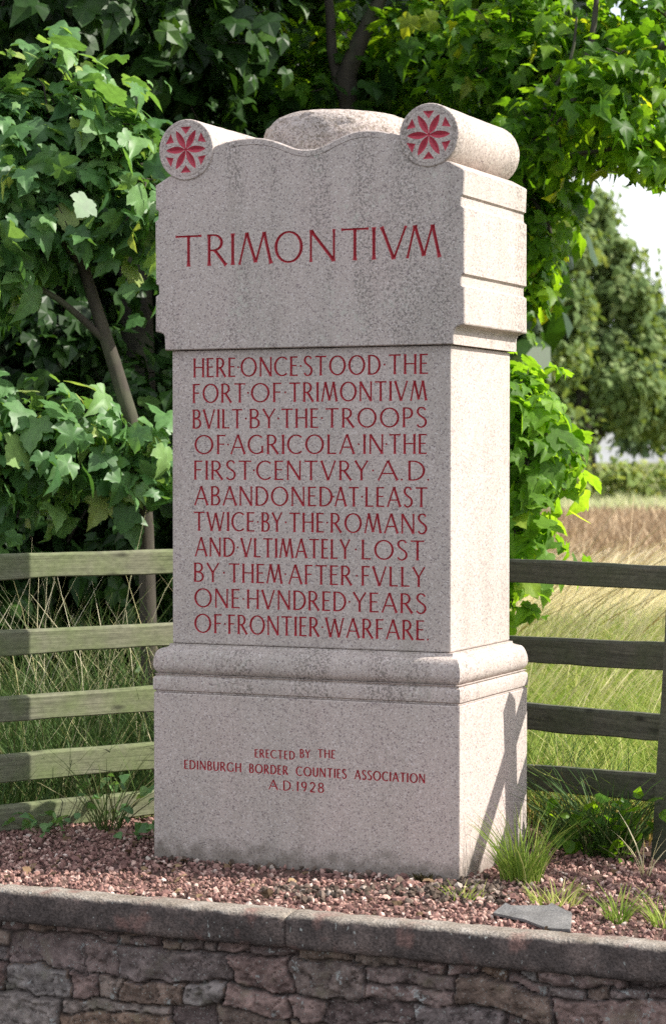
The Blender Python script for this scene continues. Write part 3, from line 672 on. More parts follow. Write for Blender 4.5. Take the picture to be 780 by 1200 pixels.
# scrolls with rosettes
def scroll(cx, cz, R=.0925):
    yf, yb = -.2775, .272; q = []
    for k_ in range(6):
        a = math.radians(60*k_); ca, sa = math.cos(a), math.sin(a); L = .0665; wd = .0106; n_ = 9
        t = np.linspace(0, 1, n_); r_ = .004+t*(L-.004); w_ = wd*np.sin(np.pi*(t**.9)*.97+.03)**.8; w_[-1] = .0006; w_[0] = .0015
        c = [(cx+ca*x, cz+sa*x) for x in r_]; lf = [(cx+ca*x-sa*w, cz+sa*x+ca*w) for x, w in zip(r_, w_)]; rt = [(cx+ca*x+sa*w, cz+sa*x-ca*w) for x, w in zip(r_, w_)]
        for i in range(n_-1): q.append([lf[i], c[i], c[i+1], lf[i+1]]); q.append([c[i], rt[i], rt[i+1], c[i+1]])
        b_ = math.radians(60*k_+30); P3 = [(cx+.047*math.cos(b_), cz+.047*math.sin(b_))]+[(cx+.0715*math.cos(b_+s*.25), cz+.0715*math.sin(b_+s*.25)) for s in (-1, 1)]
        ce = tuple(np.mean(P3, axis=0)); q += [[ce, P3[i], P3[(i+1) % 3]] for i in range(3)]
    q += [[(cx, cz), (cx+.006*math.cos(math.radians(60*i)), cz+.006*math.sin(math.radians(60*i))), (cx+.006*math.cos(math.radians(60*i+60)), cz+.006*math.sin(math.radians(60*i+60)))] for i in range(6)]
    ng = 44; ring_ = [(cx+(R-.004)*math.cos(2*math.pi*i/ng), cz+(R-.004)*math.sin(2*math.pi*i/ng)) for i in range(ng)]
    rl = [(cx+.081*math.cos(2*math.pi*i/40), cz+.081*math.sin(2*math.pi*i/40)) for i in range(41)]
    gq = stroke_quads(rl, .0028, 1, 0, 0, 1, 1, 0)
    stn, cut = carve(ring_, q+gq, yf, slope=.7, maxd=.009); Pc, cf, dep = cut
    rd = lambda t: np.mean([math.hypot(Pc[i][0]-cx, Pc[i][1]-cz) for i in t])
    ros = [t for t in cf if rd(t) < .077]; grv = [t for t in cf if rd(t) >= .077]
    bm = bmesh.new(); join_into(bm, face_mesh('t', stn[0], stn[1], yf)); join_into(bm, face_mesh('t', Pc, grv, yf, dep))
    rings = [(R-.004, yf), (R-.001, yf+.0015), (R, yf+.005)]+[(R, yf+.005+(yb-.03-yf)*s/14) for s in range(1, 15)]+[(R-.003, yb-.014), (R-.012, yb-.004), (R-.022, yb)]
    rv = []
    for j, (rr, yy) in enumerate(rings):
        rv.append([bm.verts.new((cx+(rr+(.003*(vnoise(i*.9+cx*50, yy*30, 1, 3)-.5) if 3 < j else 0))*math.cos(2*math.pi*i/ng), yy, cz+(rr+(.003*(vnoise(i*.9+7, yy*30+cx*9, 1, 3)-.5) if 3 < j else 0))*math.sin(2*math.pi*i/ng))) for i in range(ng)])
    for a, b in zip(rv, rv[1:]):
        for i in range(ng):
            f_ = bm.faces.new((a[i], b[i], b[(i+1) % ng], a[(i+1) % ng])); f_.smooth = True
    bm.faces.new(rv[-1]); bmesh.ops.remove_doubles(bm, verts=bm.verts[:], dist=1e-6); bmesh.ops.recalc_face_normals(bm, faces=bm.faces[:])
    me = bpy.data.meshes.new('scroll'); bm.to_mesh(me); bm.free(); o = link('scroll', me, M['granite_scroll'], mon)
    link('rosette', face_mesh('rosette', Pc, ros, yf, dep), M['rosette'], o)
M['granite_scroll'] = mat_granite('pink_granite_scroll', .8, .22)
scroll(-.3955, 2.166); scroll(.3945, 2.166)
# rough round focus stone on top
V = []; F = []; na, nr_ = 72, 16
for i in range(nr_+1):
    t = i/nr_
    for j in range(na):
        a = 2*math.pi*j/na; ph = t*math.pi/2
        rr = math.cos(ph)**.27 if t < 1 else 0.02; zz_ = math.sin(ph)**.62
        x = .245*rr*math.cos(a); y = .225*rr*math.sin(a); nz = (vnoise(x*3+5, y*3+zz_*2+5, 9, 4)-.5)
        V.append((x*(1+.10*nz), y*(1+.10*nz), 2.13+.154*zz_*(1+.04*nz)-.012*(x/.25)**2+.010*math.copysign(1, -x)*abs(x/.25)**1.5*.6))
for i in range(nr_):
    for j in range(na): F.append((i*na+j, i*na+(j+1) % na, (i+1)*na+(j+1) % na, (i+1)*na+j))
F.append([nr_*na+0, nr_*na+24, nr_*na+48, nr_*na+60])
link('focus_stone', np_mesh('focus_stone', np.array(V), np.array(F), True), M['granite_rough'], mon)

# ------------------------------------------------------------------ foliage
def leaf_template(detail):
    if detail == 2:
        out = [(0, 0), (.10, -.05), (.22, -.10), (.33, -.06), (.41, .01), (.38, .09), (.50, .15), (.56, .27), (.60, .40), (.50, .41), (.44, .46), (.33, .47), (.36, .56), (.33, .66), (.24, .70), (.19, .81), (.08, .88), (0, .98)]
    elif detail == 1:
        out = [(0, 0), (.24, -.09), (.41, .02), (.50, .16), (.59, .40), (.36, .48), (.34, .66), (.17, .82), (0, .97)]
    else:
        out = [(0, 0), (.40, .10), (.46, .48), (0, 1)]
    V = [(0, .36)]+out; n_ = len(out); V += [(-x, y) for x, y in out[1:-1]]; T = []
    for i in range(n_-1): T.append((0, 1+i, 2+i))
    L = [1]+[n_+1+i for i in range(n_-2)]+[n_]
    for i in range(n_-1): T.append((0, L[i+1], L[i]))
    V = np.array(V); z = .30*np.abs(V[:, 0])-.60*np.clip(V[:, 1]-.2, 0, 1)**2-.75*V[:, 0]**2+.022*np.sin(V[:, 0]*9+V[:, 1]*7)
    return np.c_[V, z], np.array(T)
LT = [leaf_template(i) for i in range(3)]
def leaves(P, n, d, size, tmpl, var):
    v, t = LT[tmpl]; n = n/np.linalg.norm(n, axis=1)[:, None]; d = d-(d*n).sum(1)[:, None]*n; d /= np.linalg.norm(d, axis=1)[:, None]+1e-9; x = np.cross(d, n)
    cur = 1+2.6*(np.abs(np.sin(P[:, 0]*91.7+P[:, 2]*57.3))-.45)
    w = (v[None, :, 0:1]*x[:, None]+v[None, :, 1:2]*d[:, None]+(v[None, :, 2:3]*cur[:, None, None])*n[:, None])*size[:, None, None]+P[:, None]
    f = t[None]+(np.arange(len(P))*len(v))[:, None, None]
    return w.reshape(-1, 3), f.reshape(-1, 3), np.repeat(var, len(t))
def project(P):
    q = P-CAM; r_ = q[:, :2]@RV; f0 = q[:, :2]@FV; cp, sp = math.cos(PITCH), math.sin(PITCH)
    Fd = cp*f0+sp*q[:, 2]; U = -sp*f0+cp*q[:, 2]
    return 390+FPX*r_/Fd, 600-FPX*U/Fd
def crown(blobs, size, tmpl, seed, per=7, shell=.55, keep=None, up=.7, spread=.75, twig=None, vmean=.45, vsd=.22, size_jit=.34):
    """blobs: (centre xyz, radii in R, D, z, number of twigs); leaves gathered round twig ends"""
    rng = np.random.default_rng(seed); TP = []; OUT = []; CB = []
    for c, rad, nt_ in blobs:
        u = rng.normal(size=(nt_, 3)); u /= np.linalg.norm(u, axis=1)[:, None]; r_ = rng.random(nt_)**shell
        loc = u*r_[:, None]*np.asarray(rad); w3 = np.stack([loc[:, 0]*RV[0]+loc[:, 1]*FV[0], loc[:, 0]*RV[1]+loc[:, 1]*FV[1], loc[:, 2]], 1)
        TP.append(np.asarray(c)+w3); o_ = w3/(np.linalg.norm(w3, axis=1)[:, None]+1e-6); OUT.append(o_); CB.append(np.tile(c, (nt_, 1)))
    TP = np.concatenate(TP); OUT = np.concatenate(OUT); CB = np.concatenate(CB)
    P = np.repeat(TP, per, 0)+rng.normal(size=(len(TP)*per, 3))*size*spread; O = np.repeat(OUT, per, 0)
    tv = np.repeat(rng.normal(size=len(TP))*.14, per)
    if keep is not None:
        k = keep(P, rng); P, O, tv = P[k], O[k], tv[k]
        kt = keep(TP, rng); TPk, CBk = TP[kt], CB[kt]
    else: TPk, CBk = TP, CB
    n_ = O*.75+np.array([0, 0, up*.8])+np.array(SUND)*.7+rng.normal(size=P.shape)*.5
    d = O*.7+rng.normal(size=P.shape)*.7+np.array([0, 0, -.75])
    s = size*(1+size_jit*rng.normal(size=len(P))).clip(.4, 1.8)
    v, f, va = leaves(P, n_, d, s, tmpl, np.clip(vmean+tv+vsd*rng.normal(size=len(P)), 0, 1))
    tw = None
    if twig:
        sel = rng.random(len(TPk)) < twig[1]; parts = []
        for a, b in zip(CBk[sel], TPk[sel]):
            st_ = a+(b-a)*.45; mid = (st_+b)/2+rng.normal(size=3)*.1*np.linalg.norm(b-a); parts.append(tube([st_, mid, b], [twig[0], twig[0]*.7, twig[0]*.35], 4))
        if parts: tw = merge_parts(parts)
    return v, f, va, tw
def tree(name, label, cat, base, limbs, blobs, size, tmpl, leafmat, barkmat, seed, group=None, **kw):
    root = empty(name, base, label, cat, group)
    tr = [tube(spline(l, 10), np.linspace(r0, r1, 10), 9, .05, seed+i) for i, (l, r0, r1) in enumerate(limbs)]
    v, f, va, tw = crown(blobs, size, tmpl, seed, **kw)
    if tw is not None: tr.append((tw[0], tw[1][0]))
    V, Fl = merge_parts(tr)
    link('trunk', np_mesh('trunk', V, Fl, True), barkmat, root)
    link('crown', np_mesh('crown', v, f, tmpl == 2, va), leafmat, root)
    return root
def clear_right(P, rng):
    """the crown stays off the open field to the right of the monument: a ragged lower edge that rises to the right"""
    x, y = project(P); R, D = to_rd(P)
    j = rng.normal(size=len(P))*9
    lim = np.interp(x+j, [560, 612, 640, 668, 690, 720, 780, 900, 1200], [560, 440, 350, 268, 225, 205, 222, 215, 150])
    bad = (x > 606) & (x < 2600) & (y+j > lim) & (D > 7)
    return ~bad
def lit_grass(P):
    R, D = to_rd(P); return ~((R-.956*P[:, 2] > .1) & (R > .5))
def keep_canopy(P, rng):
    R, D = to_rd(P); return clear_right(P, rng) & lit_grass(P) & ~((D-.101*P[:, 2] < 9.15) & (R > -.4)) & (D > 9.3)
def pxw(x, y, D):
    F_ = np.r_[math.cos(PITCH)*FV, math.sin(PITCH)]; U_ = np.r_[-math.sin(PITCH)*FV, math.cos(PITCH)]
    return CAM+D*(F_+(x-390)/FPX*np.r_[RV, 0]-(y-600)/FPX*U_)

# the young sycamore at the left, its crown in the sun
b = []
for (x, y, D, rx, rd, rzz, n_) in ((70, 190, 8.8, .40, .30, .36, 95), (150, 205, 8.75, .16, .2, .24, 26), (-80, 230, 8.8, .4, .35, .5, 60), (20, 275, 8.9, .30, .25, .17, 30), (170, 270, 8.9, .10, .15, .16, 9),
        (60, 525, 8.75, .36, .22, .14, 38), (170, 530, 8.8, .10, .15, .20, 15), (20, 590, 8.8, .22, .2, .08, 6), (-90, 480, 8.8, .3, .3, .35, 26)):
    b.append((pxw(x, y, D), (rx, rd, rzz), n_))
tree('young_sycamore', 'young sycamore left of the monument with big sunlit lobed leaves and a leaning trunk', 'tree', W(-.73, 8.95, 0),
     [([W(-.70, 8.95, -.05), pxw(172, 640, 8.95), pxw(160, 520, 8.95), pxw(125, 400, 8.92), pxw(97, 310, 8.9), pxw(70, 235, 8.88)], .038, .019),
      ([pxw(97, 310, 8.9), pxw(40, 240, 8.8), pxw(10, 200, 8.75)], .02, .008), ([pxw(165, 580, 8.95), pxw(110, 535, 8.8), pxw(40, 520, 8.7)], .018, .007), ([pxw(125, 400, 8.92), pxw(60, 345, 8.85), pxw(0, 330, 8.8)], .016, .007)],
     b, .080, 2, M['sycamore'], M['bark'], 101, per=8, shell=.5, twig=(.006, .95), spread=.95, vmean=.45, vsd=.26, size_jit=.42)
# the sycamore bush behind the right corner
b = [(pxw(x, y, D), (rx, .2, rzz), n_) for (x, y, D, rx, rzz, n_) in ((598, 470, 9.0, .13, .20, 22), (610, 540, 8.95, .17, .22, 30), (596, 620, 9.0, .14, .20, 22), (560, 520, 9.1, .2, .35, 26), (628, 500, 8.9, .08, .12, 8), (600, 690, 9.0, .07, .10, 7))]
tree('sycamore_sapling', 'bright green sycamore sapling sprouting from behind the right side of the monument', 'tree', W(.50, 9.15, 0),
     [([W(.50, 9.15, -.05), pxw(560, 680, 9.1), pxw(575, 560, 9.05), pxw(590, 450, 9.0)], .022, .008), ([pxw(565, 600, 9.1), pxw(600, 540, 9.0), pxw(645, 480, 8.9)], .012, .004)],
     b, .082, 2, M['sycamore_bright'], M['bark'], 131, per=6, shell=.55, twig=(.005, .95), spread=.85, vmean=.45)
# the great sycamore whose trunk stands hidden behind the monument
DT = 11.2
b = []
rc = np.random.default_rng(55)
for (x, y, D, rx, rd, rzz, n_) in ((250, 60, 11.6, .42, .35, .3, 60), (330, 110, 11.5, .35, .3, .22, 45), (430, 90, 11.4, .38, .3, .3, 55), (520, 60, 11.2, .4, .3, .32, 60), (600, 60, 10.6, .35, .4, .32, 65), (580, 150, 11.0, .3, .4, .3, 50),
        (690, 60, 10.4, .4, .3, .3, 70), (660, 150, 10.6, .32, .3, .25, 52), (740, 110, 10.3, .32, .3, .30, 56), (640, 260, 10.7, .2, .35, .28, 45), (620, 330, 10.9, .16, .3, .22, 30), (770, 180, 10.0, .25, .3, .14, 30), (640, 150, 9.8, .16, .12, .14, 13), (705, 105, 9.7, .16, .12, .12, 13), (600, 180, 9.9, .12, .12, .12, 9), (750, 60, 9.7, .2, .12, .12, 12), (800, 40, 10.3, .4, .4, .3, 30), (130, 20, 11.7, .4, .4, .35, 45), (40, 20, 11.8, .45, .4, .3, 45)):
    b.append((pxw(x, y, D), (rx, rd, rzz), n_))
tree('great_sycamore', 'big spreading sycamore rising behind the monument, limbs and bright leaves overhanging at top right', 'tree', W(.36, DT, 0),
     [([W(.36, DT, -.1), W(.34, DT, 1.2), pxw(455, 260, DT), pxw(405, 120, DT), pxw(425, 40, DT-.1), pxw(462, -30, DT-.2)], .11, .022),
      ([pxw(455, 260, DT), pxw(395, 90, DT), pxw(387, 20, DT), pxw(380, -60, DT)], .035, .018),
      ([W(.34, DT, 1.3), pxw(545, 255, 10.7), pxw(600, 195, 10.3), pxw(660, 140, 10.05), pxw(720, 88, 9.95), pxw(800, 40, 9.9)], .050, .015),
      ([pxw(610, 185, 10.3), pxw(680, 180, 10.1), pxw(770, 165, 10.0)], .016, .006), ([pxw(660, 140, 10.05), pxw(690, 60, 10.1), pxw(700, -20, 10.1)], .022, .010), ([pxw(630, 165, 10.2), pxw(640, 120, 10.15), pxw(668, 70, 10.1), pxw(675, 20, 10.1)], .012, .005), ([pxw(600, 195, 10.6), pxw(640, 260, 10.6), pxw(650, 310, 10.6)], .016, .005), ([pxw(700, 200, 10.3), pxw(740, 175, 10.2), pxw(770, 150, 10.2)], .008, .004)],
     b, .068, 2, M['canopy'], M['bark_dark'], 151, per=9, shell=.6, keep=lambda P, r: clear_right(P, r), twig=(.007, .6), spread=.8, vmean=.48)
# the high crown of the same wood that shades the scene from the right: trees further back and out of frame
def woodtree(R, D, H, n_tw, size, seed, keep, zlo=1.0, rad=1.7, mat='wood_leaf', tm=1, label='dark broadleaf tree in the shaded wood behind the monument', n=13, trunk_r=.13):
    rng = np.random.default_rng(seed); b = []
    for i in range(n):
        a = rng.random()*6.283; rr = rad*math.sqrt(rng.random())*.8; z = zlo+(H-zlo)*(i+.5)/n
        b.append((W(R+rr*math.cos(a), D+rr*math.sin(a), z), (rad*.55, rad*.55, max(.5, (H-zlo)/n*1.1)), max(3, n_tw//n)))
    lims = [([W(R, D, -.1), W(R+rng.normal()*.1, D, H*.35), W(R+rng.normal()*.3, D, H*.9)], trunk_r, .03)]
    for i in range(4):
        c = b[rng.integers(n)][0]; z0 = min(H*.5, max(.8, c[2]*.7)); lims.append(([W(R, D, z0), (W(R, D, z0)+c)/2+np.array([0, 0, .2]), c], .05, .012))
    return tree('broadleaf_tree', label, 'tree', W(R, D, 0), lims, b, size, tm, M[mat], M['bark_dark'], seed, group='trees of the wood behind the monument', keep=keep, per=7, spread=.9, twig=(.007, .25))
kp = lambda P, r: keep_canopy(P, r)
for i, (R, D, H, nt_, sz, zlo, rad) in enumerate(((-2.2, 10.8, 6.5, 1300, .095, .5, 1.4), (-.9, 11.6, 7, 1500, .095, .4, 1.3), (.1, 12.8, 7.5, 1100, .11, .3, 1.3), (-1.6, 13.6, 8, 700, .16, .3, 1.7), (-3.6, 12.4, 8, 700, .18, .3, 1.8), (.0, 15.5, 8.5, 800, .18, .3, 1.6), (-2.4, 16.6, 9, 800, .22, .3, 2.1), (-5.0, 15.0, 9, 600, .24, .4, 2.3), (.4, 19.5, 9, 800, .24, .3, 1.9), (-2.6, 21, 9, 800, .28, .3, 2.6), (-6.5, 20, 9, 600, .30, .3, 3))):
    woodtree(R, D, H, nt_, sz, 300+i*13, kp, zlo, rad, tm=1 if D < 14 else 0)
for i, (R, D, H, nt_, sz, zlo, rad, lab) in enumerate(((3.8, 13.6, 9.5, 900, .20, 4.0, 2.3, 'tall broadleaf tree overhanging the fence at the right edge of the wood'), (6.2, 13.8, 11, 800, .24, 6.0, 2.6, 'tall broadleaf tree overhanging the fence at the right edge of the wood'))):
    woodtree(R, D, H, nt_, sz, 600+i*13, kp, zlo, rad, 'canopy', 0, lab, trunk_r=.16)
# low dark shrubs under the trees
def shrub(R, D, h, w_, n_, size, seed, mat='wood_leaf'):
    b = [(W(R, D, h*.45), (w_, w_*.8, h*.5), n_)]
    rt = tree('undergrowth_shrub', 'dark shrub of the undergrowth in the shade of the wood', 'shrub', W(R, D, 0), [([W(R+dx, D, -.02), W(R+dx*2, D, h*.5), W(R+dx*4, D, h*.8)], .015, .005) for dx in (-.1, 0, .1)], b, size, 1, M[mat], M['bark_dark'], seed, group='shrubs under the trees', per=6, keep=lambda P, r: clear_right(P, r), spread=.9)
for i, (R, D, h, w_, n_) in enumerate(((-1.5, 10.6, 1.3, .5, 120), (-.9, 10.9, 1.2, .5, 120), (-.35, 11.2, 1.4, .5, 130), (.2, 11.6, 1.5, .45, 120), (-2.2, 11.0, 1.6, .6, 130), (-1.2, 12.2, 1.8, .7, 150))):
    shrub(R, D, h, w_, int(n_*1.2), .085, 800+i*7)

# far trees across the field
def fartree(R, D, H, cr, zlo, n_tw, size, mat, seed, label, tr, bl=None):
    rng = np.random.default_rng(seed); b = []
    if bl: b = [(pxw(x, y, D+rng.normal()*1.0), (rx*.85, 1.2, rz*.8), int(n_*.85)) for x, y, rx, rz, n_ in bl]
    for i in range(0 if bl else 26):
        a = rng.random()*6.283; t = rng.random(); z = zlo+(H-zlo)*t; rr = cr*math.sqrt(max(.06, 1-((t-.38)/.66)**2))*(.45+.5*rng.random())
        b.append((W(R+rr*math.cos(a), D+rr*math.sin(a), z), (cr*.30, cr*.30, H*.10), n_tw//26))
    lims = [([W(R, D, -.2), W(R+.05*tr, D, zlo*.9), W(R-tr*.5, D, zlo+(H-zlo)*.5)], tr, tr*.4)]
    for i in range(7):
        c = b[(i*2) % len(b)][0]; lims.append(([W(R, D, zlo*.85), (W(R, D, zlo+.4)+c)/2+np.array([0, 0, .3]), c], tr*.4, tr*.1))
    return tree('field_oak', label, 'tree', W(R, D, 0), lims, b, size, 0, M[mat], M['bark_dark'], seed, per=9, spread=1.1, shell=.5, up=.9)
fartree(7.2, 66, 9.4, 2.7, 1.6, 3000, .19, 'far_leaf', 911, 'large pale green oak standing beyond the stubble field', .36,
        [(690, 250, .9, .8, 130), (660, 290, 1.0, .9, 150), (715, 300, 1.0, .8, 150), (740, 345, .9, .7, 140), (690, 350, 1.2, .9, 170), (645, 350, .9, .8, 130), (655, 410, 1.1, .8, 150), (705, 410, 1.3, .8, 180), (755, 395, .6, .5, 70), (640, 460, .8, .8, 110), (690, 460, 1.2, .8, 170), (735, 450, 1.1, .8, 160), (775, 470, .8, .8, 110), (650, 492, .7, .4, 60), (735, 488, .9, .4, 60), (780, 500, .7, .35, 50), (620, 420, .9, .9, 90), (610, 340, .8, .9, 70)])
fartree(13.0, 88, 6.6, 3.2, 2.0, 2000, .27, 'far_leaf2', 921, 'darker blue-green oak further off behind the pale oak', .4)
fartree(5.4, 61, 5.6, 1.5, 1.0, 700, .20, 'far_leaf', 931, 'smaller grey-green tree close left of the large pale oak', .2)
# far hedge
hb = []; hr = np.random.default_rng(41)
for R in np.arange(1.5, 32, .55): hb.append((W(R, 60+.03*R+hr.normal()*.2, .55+.08*hr.normal()), (.55, .5, .52+.18*hr.random()), 26))
root = empty('field_hedge', W(9, 60, 0), 'clipped green hedge along the far side of the stubble field', 'hedge')
v, f, va, _ = crown(hb, .15, 0, 77, per=8, spread=1.0, vmean=.5, vsd=.28)
link('crown', np_mesh('crown', v, f, False, va), M['hedge_leaf'], root)

# ------------------------------------------------------------------ grasses
def blades(P, h, lean, wid, var, rng, curve=.5, tip=.15, az=None):
    n_ = len(P); az = rng.random(n_)*6.283 if az is None else az; dx = np.stack([np.cos(az), np.sin(az)], 1)
    fa = rng.random(n_)*6.283; wx_ = np.stack([np.cos(fa), np.sin(fa)], 1); K = 4; V = []
    for i in range(K+1):
        t = i/K; off = lean*(t*(1-curve)+curve*t*t*1.6); zf = t-.22*curve*(lean/np.maximum(h, .01))*t*t
        c = np.stack([P[:, 0]+dx[:, 0]*off*1.0, P[:, 1]+dx[:, 1]*off, P[:, 2]+h*zf], 1); w = wid*(1-t)**.7*.5+wid*.04
        if tip > .3: w = np.where((t > .7) & (t < .99), wid*tip, wid*.28)*np.ones(n_)*.5
        s = np.c_[wx_*w[:, None], np.zeros(n_)]
        V.append(c-s); V.append(c+s)
    V = np.stack(V, 1); F = np.array([(2*i, 2*i+1, 2*i+3, 2*i+2) for i in range(K)]); f = F[None]+(np.arange(n_)*2*(K+1))[:, None, None]
    return V.reshape(-1, 3), f.reshape(-1, 4), np.repeat(var, K)
def scatter_rd(n_, r0, r1, d0, d1, rng): 
    R = rng.uniform(r0, r1, n_); D = rng.uniform(d0, d1, n_); return np.array([W(a, b) for a, b in zip(R, D)])
def behind(P, off=.06):
    return ((P[:, :2]-LA)@LNRM < -off) | ((P[:, :2]-RA)@RNRM < -off)
def grass(name, mat, sets, kind='stuff'):
    V = []; F = []; A_ = []; n0 = 0
    for v, f, a in sets: V.append(v); F.append(f+n0); A_.append(a); n0 += len(v)
    return tag(link(name, np_mesh(name, np.concatenate(V), np.concatenate(F), False, np.concatenate(A_)), mat), kind=kind)
rg = np.random.default_rng(91)
def rset(n_, area, h0, h1, l0, l1, w0, w1, vm, vs, tip=.15, curve=.5, az=None, off=.06):
    P = scatter_rd(n_, *area, rg); P = P[behind(P, off)]; n_ = len(P); cl_ = vnoise(P[:, 0]+20, P[:, 1]+20, 1.6, 3); hs = rg.uniform(h0, h1, n_)*(.45+1.1*cl_)
    a = None if az is None else az+rg.normal(size=n_)*.5
    return blades(P, hs, hs*rg.uniform(l0, l1, n_), rg.uniform(w0, w1, n_), np.clip(vm+vs*rg.normal(size=n_)+.5*(vnoise(P[:, 0]+50, P[:, 1]+70, 2.3, 3)-.5), 0, 1), rg, curve, tip, a)
azR = YAW                                              # the wind leans the stems to the right
grass('meadow_grass', M['grass_green'], [rset(16000, (.15, 2.6, 7.4, 10.5), .12, .30, .3, 1.1, .004, .008, .55, .24), rset(11000, (.3, 3.4, 10.5, 14.5), .18, .38, .3, 1.1, .006, .011, .62, .22), rset(3000, (.5, 5, 13.0, 15.5), .18, .34, .4, 1.1, .008, .012, .8, .2)])
grass('straw_grass', M['straw'], [rset(1500, (.3, 3, 9, 12.5), .3, .55, .3, .8, .004, .007, .35, .2, .75, .4, azR), rset(8500, (.4, 5.5, 12.5, 20), .2, .40, .5, 1.2, .006, .012, .78, .2, .7, .4, azR), rset(1500, (.4, 5.5, 12, 20), .4, .66, .5, 1.1, .005, .009, .62, .25, .7, .4, azR), rset(5000, (.6, 7.5, 19, 24), .2, .36, .5, 1.2, .012, .018, .82, .2, .6, .4, azR)])
grass('seed_stems', M['straw_dark'], [rset(420, (.45, 4.5, 10.5, 19), .45, .75, .5, 1.0, .005, .008, .15, .15, 1.3, .5, azR)])
grass('stubble', M['stubble'], [rset(16000, (.8, 12, 25.5, 52), .10, .26, .1, .5, .02, .04, .5, .25), rset(60, (1.0, 2.4, 11.5, 13), .85, 1.02, .25, .6, .007, .010, .95, .05, .5, .5, azR)])
M['margin_blade'] = mat_var('margin_grass_blade', [(0, (.36, .42, .20)), (.5, (.50, .52, .30)), (1, (.66, .61, .42))], 4, .8, .4)
grass('margin_grass', M['margin_blade'], [rset(5000, (1.5, 14, 51.5, 60), .15, .4, .2, .6, .04, .06, .4, .25)])
grass('verge_grass', M['grass_shade'], [rset(5200, (-2.4, -.25, 7.5, 9.6), .18, .42, .2, .8, .004, .007, .42, .2, off=.045), rset(1000, (-2.2, -.3, 8.0, 9.8), .45, .7, .3, .7, .004, .006, .6, .2, off=.05), rset(900, (-.2, .9, 7.5, 9.3), .15, .35, .2, .8, .004, .007, .4, .2)])
grass('seeding_grass', M['straw'], [rset(120, (-2.2, -.35, 7.9, 9.4), .5, .84, .1, .4, .003, .005, .75, .25, .8, .8, off=.05), rset(90, (-2.2, -.35, 7.9, 9.4), .45, .8, .2, .7, .003, .004, .5, .25, .15, .9, off=.05)])
grass('dead_grass', M['straw_dark'], [rset(3600, (.45, 2.2, 6.6, 8.0), .08, .24, .2, .9, .003, .006, .5, .25, off=.035)])

# tufts and weeds, each on its own
def tuft(name, label, cat, x, y, n_, h0, h1, rad, mat, seed, vm=.45, l=(.25, .9), grp=None, w=(.003, .006)):
    rng = np.random.default_rng(seed); a = rng.random(n_)*6.283; r_ = rad*np.sqrt(rng.random(n_))
    P = np.stack([x+r_*np.cos(a), y+r_*np.sin(a), np.full(n_, .0)], 1); hs = rng.uniform(h0, h1, n_)
    v, f, va = blades(P, hs, hs*rng.uniform(*l, n_), rng.uniform(*w, n_), np.clip(vm+.2*rng.normal(size=n_), 0, 1), rng, .6, .15, a+rng.normal(size=n_)*.7)
    v[:, 0] -= x; v[:, 1] -= y
    o = link(name, np_mesh(name, v, f, False, va), M[mat]); o.location = (x, y, 0); return tag(o, label, cat, grp)
tuft('grass_tuft', 'large bright green grass tuft against the right corner of the plinth', 'grass tuft', .655, -.20, 210, .06, .23, .06, 'grass_green', 1, .4, (.12, .65))
tuft('grass_tuft', 'small yellowish grass tuft on gravel just behind the flat slate', 'grass tuft', .86, -.50, 90, .03, .08, .07, 'grass_green', 2, .75)
tuft('grass_tuft', 'small green grass tuft on the gravel right of the slate near the coping', 'grass tuft', 1.085, -.66, 60, .04, .11, .03, 'grass_green', 3, .35)
tuft('grass_tuft', 'low yellow-green grass tuft at the coping edge close to the right end', 'grass tuft', 1.215, -.66, 80, .03, .10, .05, 'grass_green', 4, .6)
tuft('grass_tuft', 'sparse low grass tuft on gravel between the slate and the plinth corner', 'grass tuft', .60, -.52, 45, .02, .06, .05, 'grass_green', 5, .6)
tuft('grass_clump', 'tall dark green grass clump under the right fence beside the leaning post', 'grass clump', .745, .36, 150, .14, .36, .09, 'grass_shade', 6, .3, (.4, 1.2), None, (.005, .009))
tuft('grass_clump', 'dark green grass clump under the right fence nearer the monument', 'grass clump', .62, .44, 120, .10, .26, .09, 'grass_shade', 7, .3, (.3, 1.0), None, (.005, .008))
tuft('grass_tuft', 'dry pale grass stalks on gravel below the leaning fence post', 'grass tuft', .96, .02, 9, .10, .20, .02, 'straw', 8, .6)
tuft('moss_tuft', 'brown moss tuft growing at the foot of the plinth front', 'moss', .395, -.315, 90, .012, .035, .022, 'moss', 9, .6, (.2, .8), None, (.004, .008))
tuft('grass_clump', 'leggy grass clump leaning over the lowest rail of the left fence', 'grass clump', -.90, .12, 60, .10, .36, .05, 'grass_shade', 10, .75, (.4, 1.1))
def weed(label, x, y, h, n_, size, seed, mat='sycamore', name='broadleaf_weed', rad=.07):
    root = empty(name, (x, y, 0), label, 'weed'); rng = np.random.default_rng(seed)
    P = np.stack([x+rng.normal(size=n_)*rad, y+rng.normal(size=n_)*rad*.7, h*rng.random(n_)**.8+.01], 1)
    v, f, va = leaves(P, rng.normal(size=(n_, 3))*.5+np.array([0, 0, .8]), rng.normal(size=(n_, 3))+np.array([0, -.3, -.2]), size*(.7+.6*rng.random(n_)), 0, np.clip(rng.normal(.5, .2, n_), 0, 1))
    link('foliage', np_mesh('foliage', v, f, False, va), M[mat], root)
    V, F = merge_parts([tube([(x+rng.normal()*.01, y, 0), (x+(p[0]-x)*.5, y+(p[1]-y)*.3, p[2]*.6), p], [.002, .0018, .001], 4) for p in P[::3]])
    link('stem', np_mesh('stem', V, F, True), M['stem'], root)
weed('small leafy weed at the foot of the left fence by the frame edge', -1.05, -.05, .07, 30, .030, 21)
weed('small leafy weed climbing the lowest left rail beside the monument', -.86, .13, .17, 26, .034, 22)
weed('dark leafy weed under the right fence between the grass clumps', .70, .30, .16, 38, .042, 23, 'canopy', rad=.05)
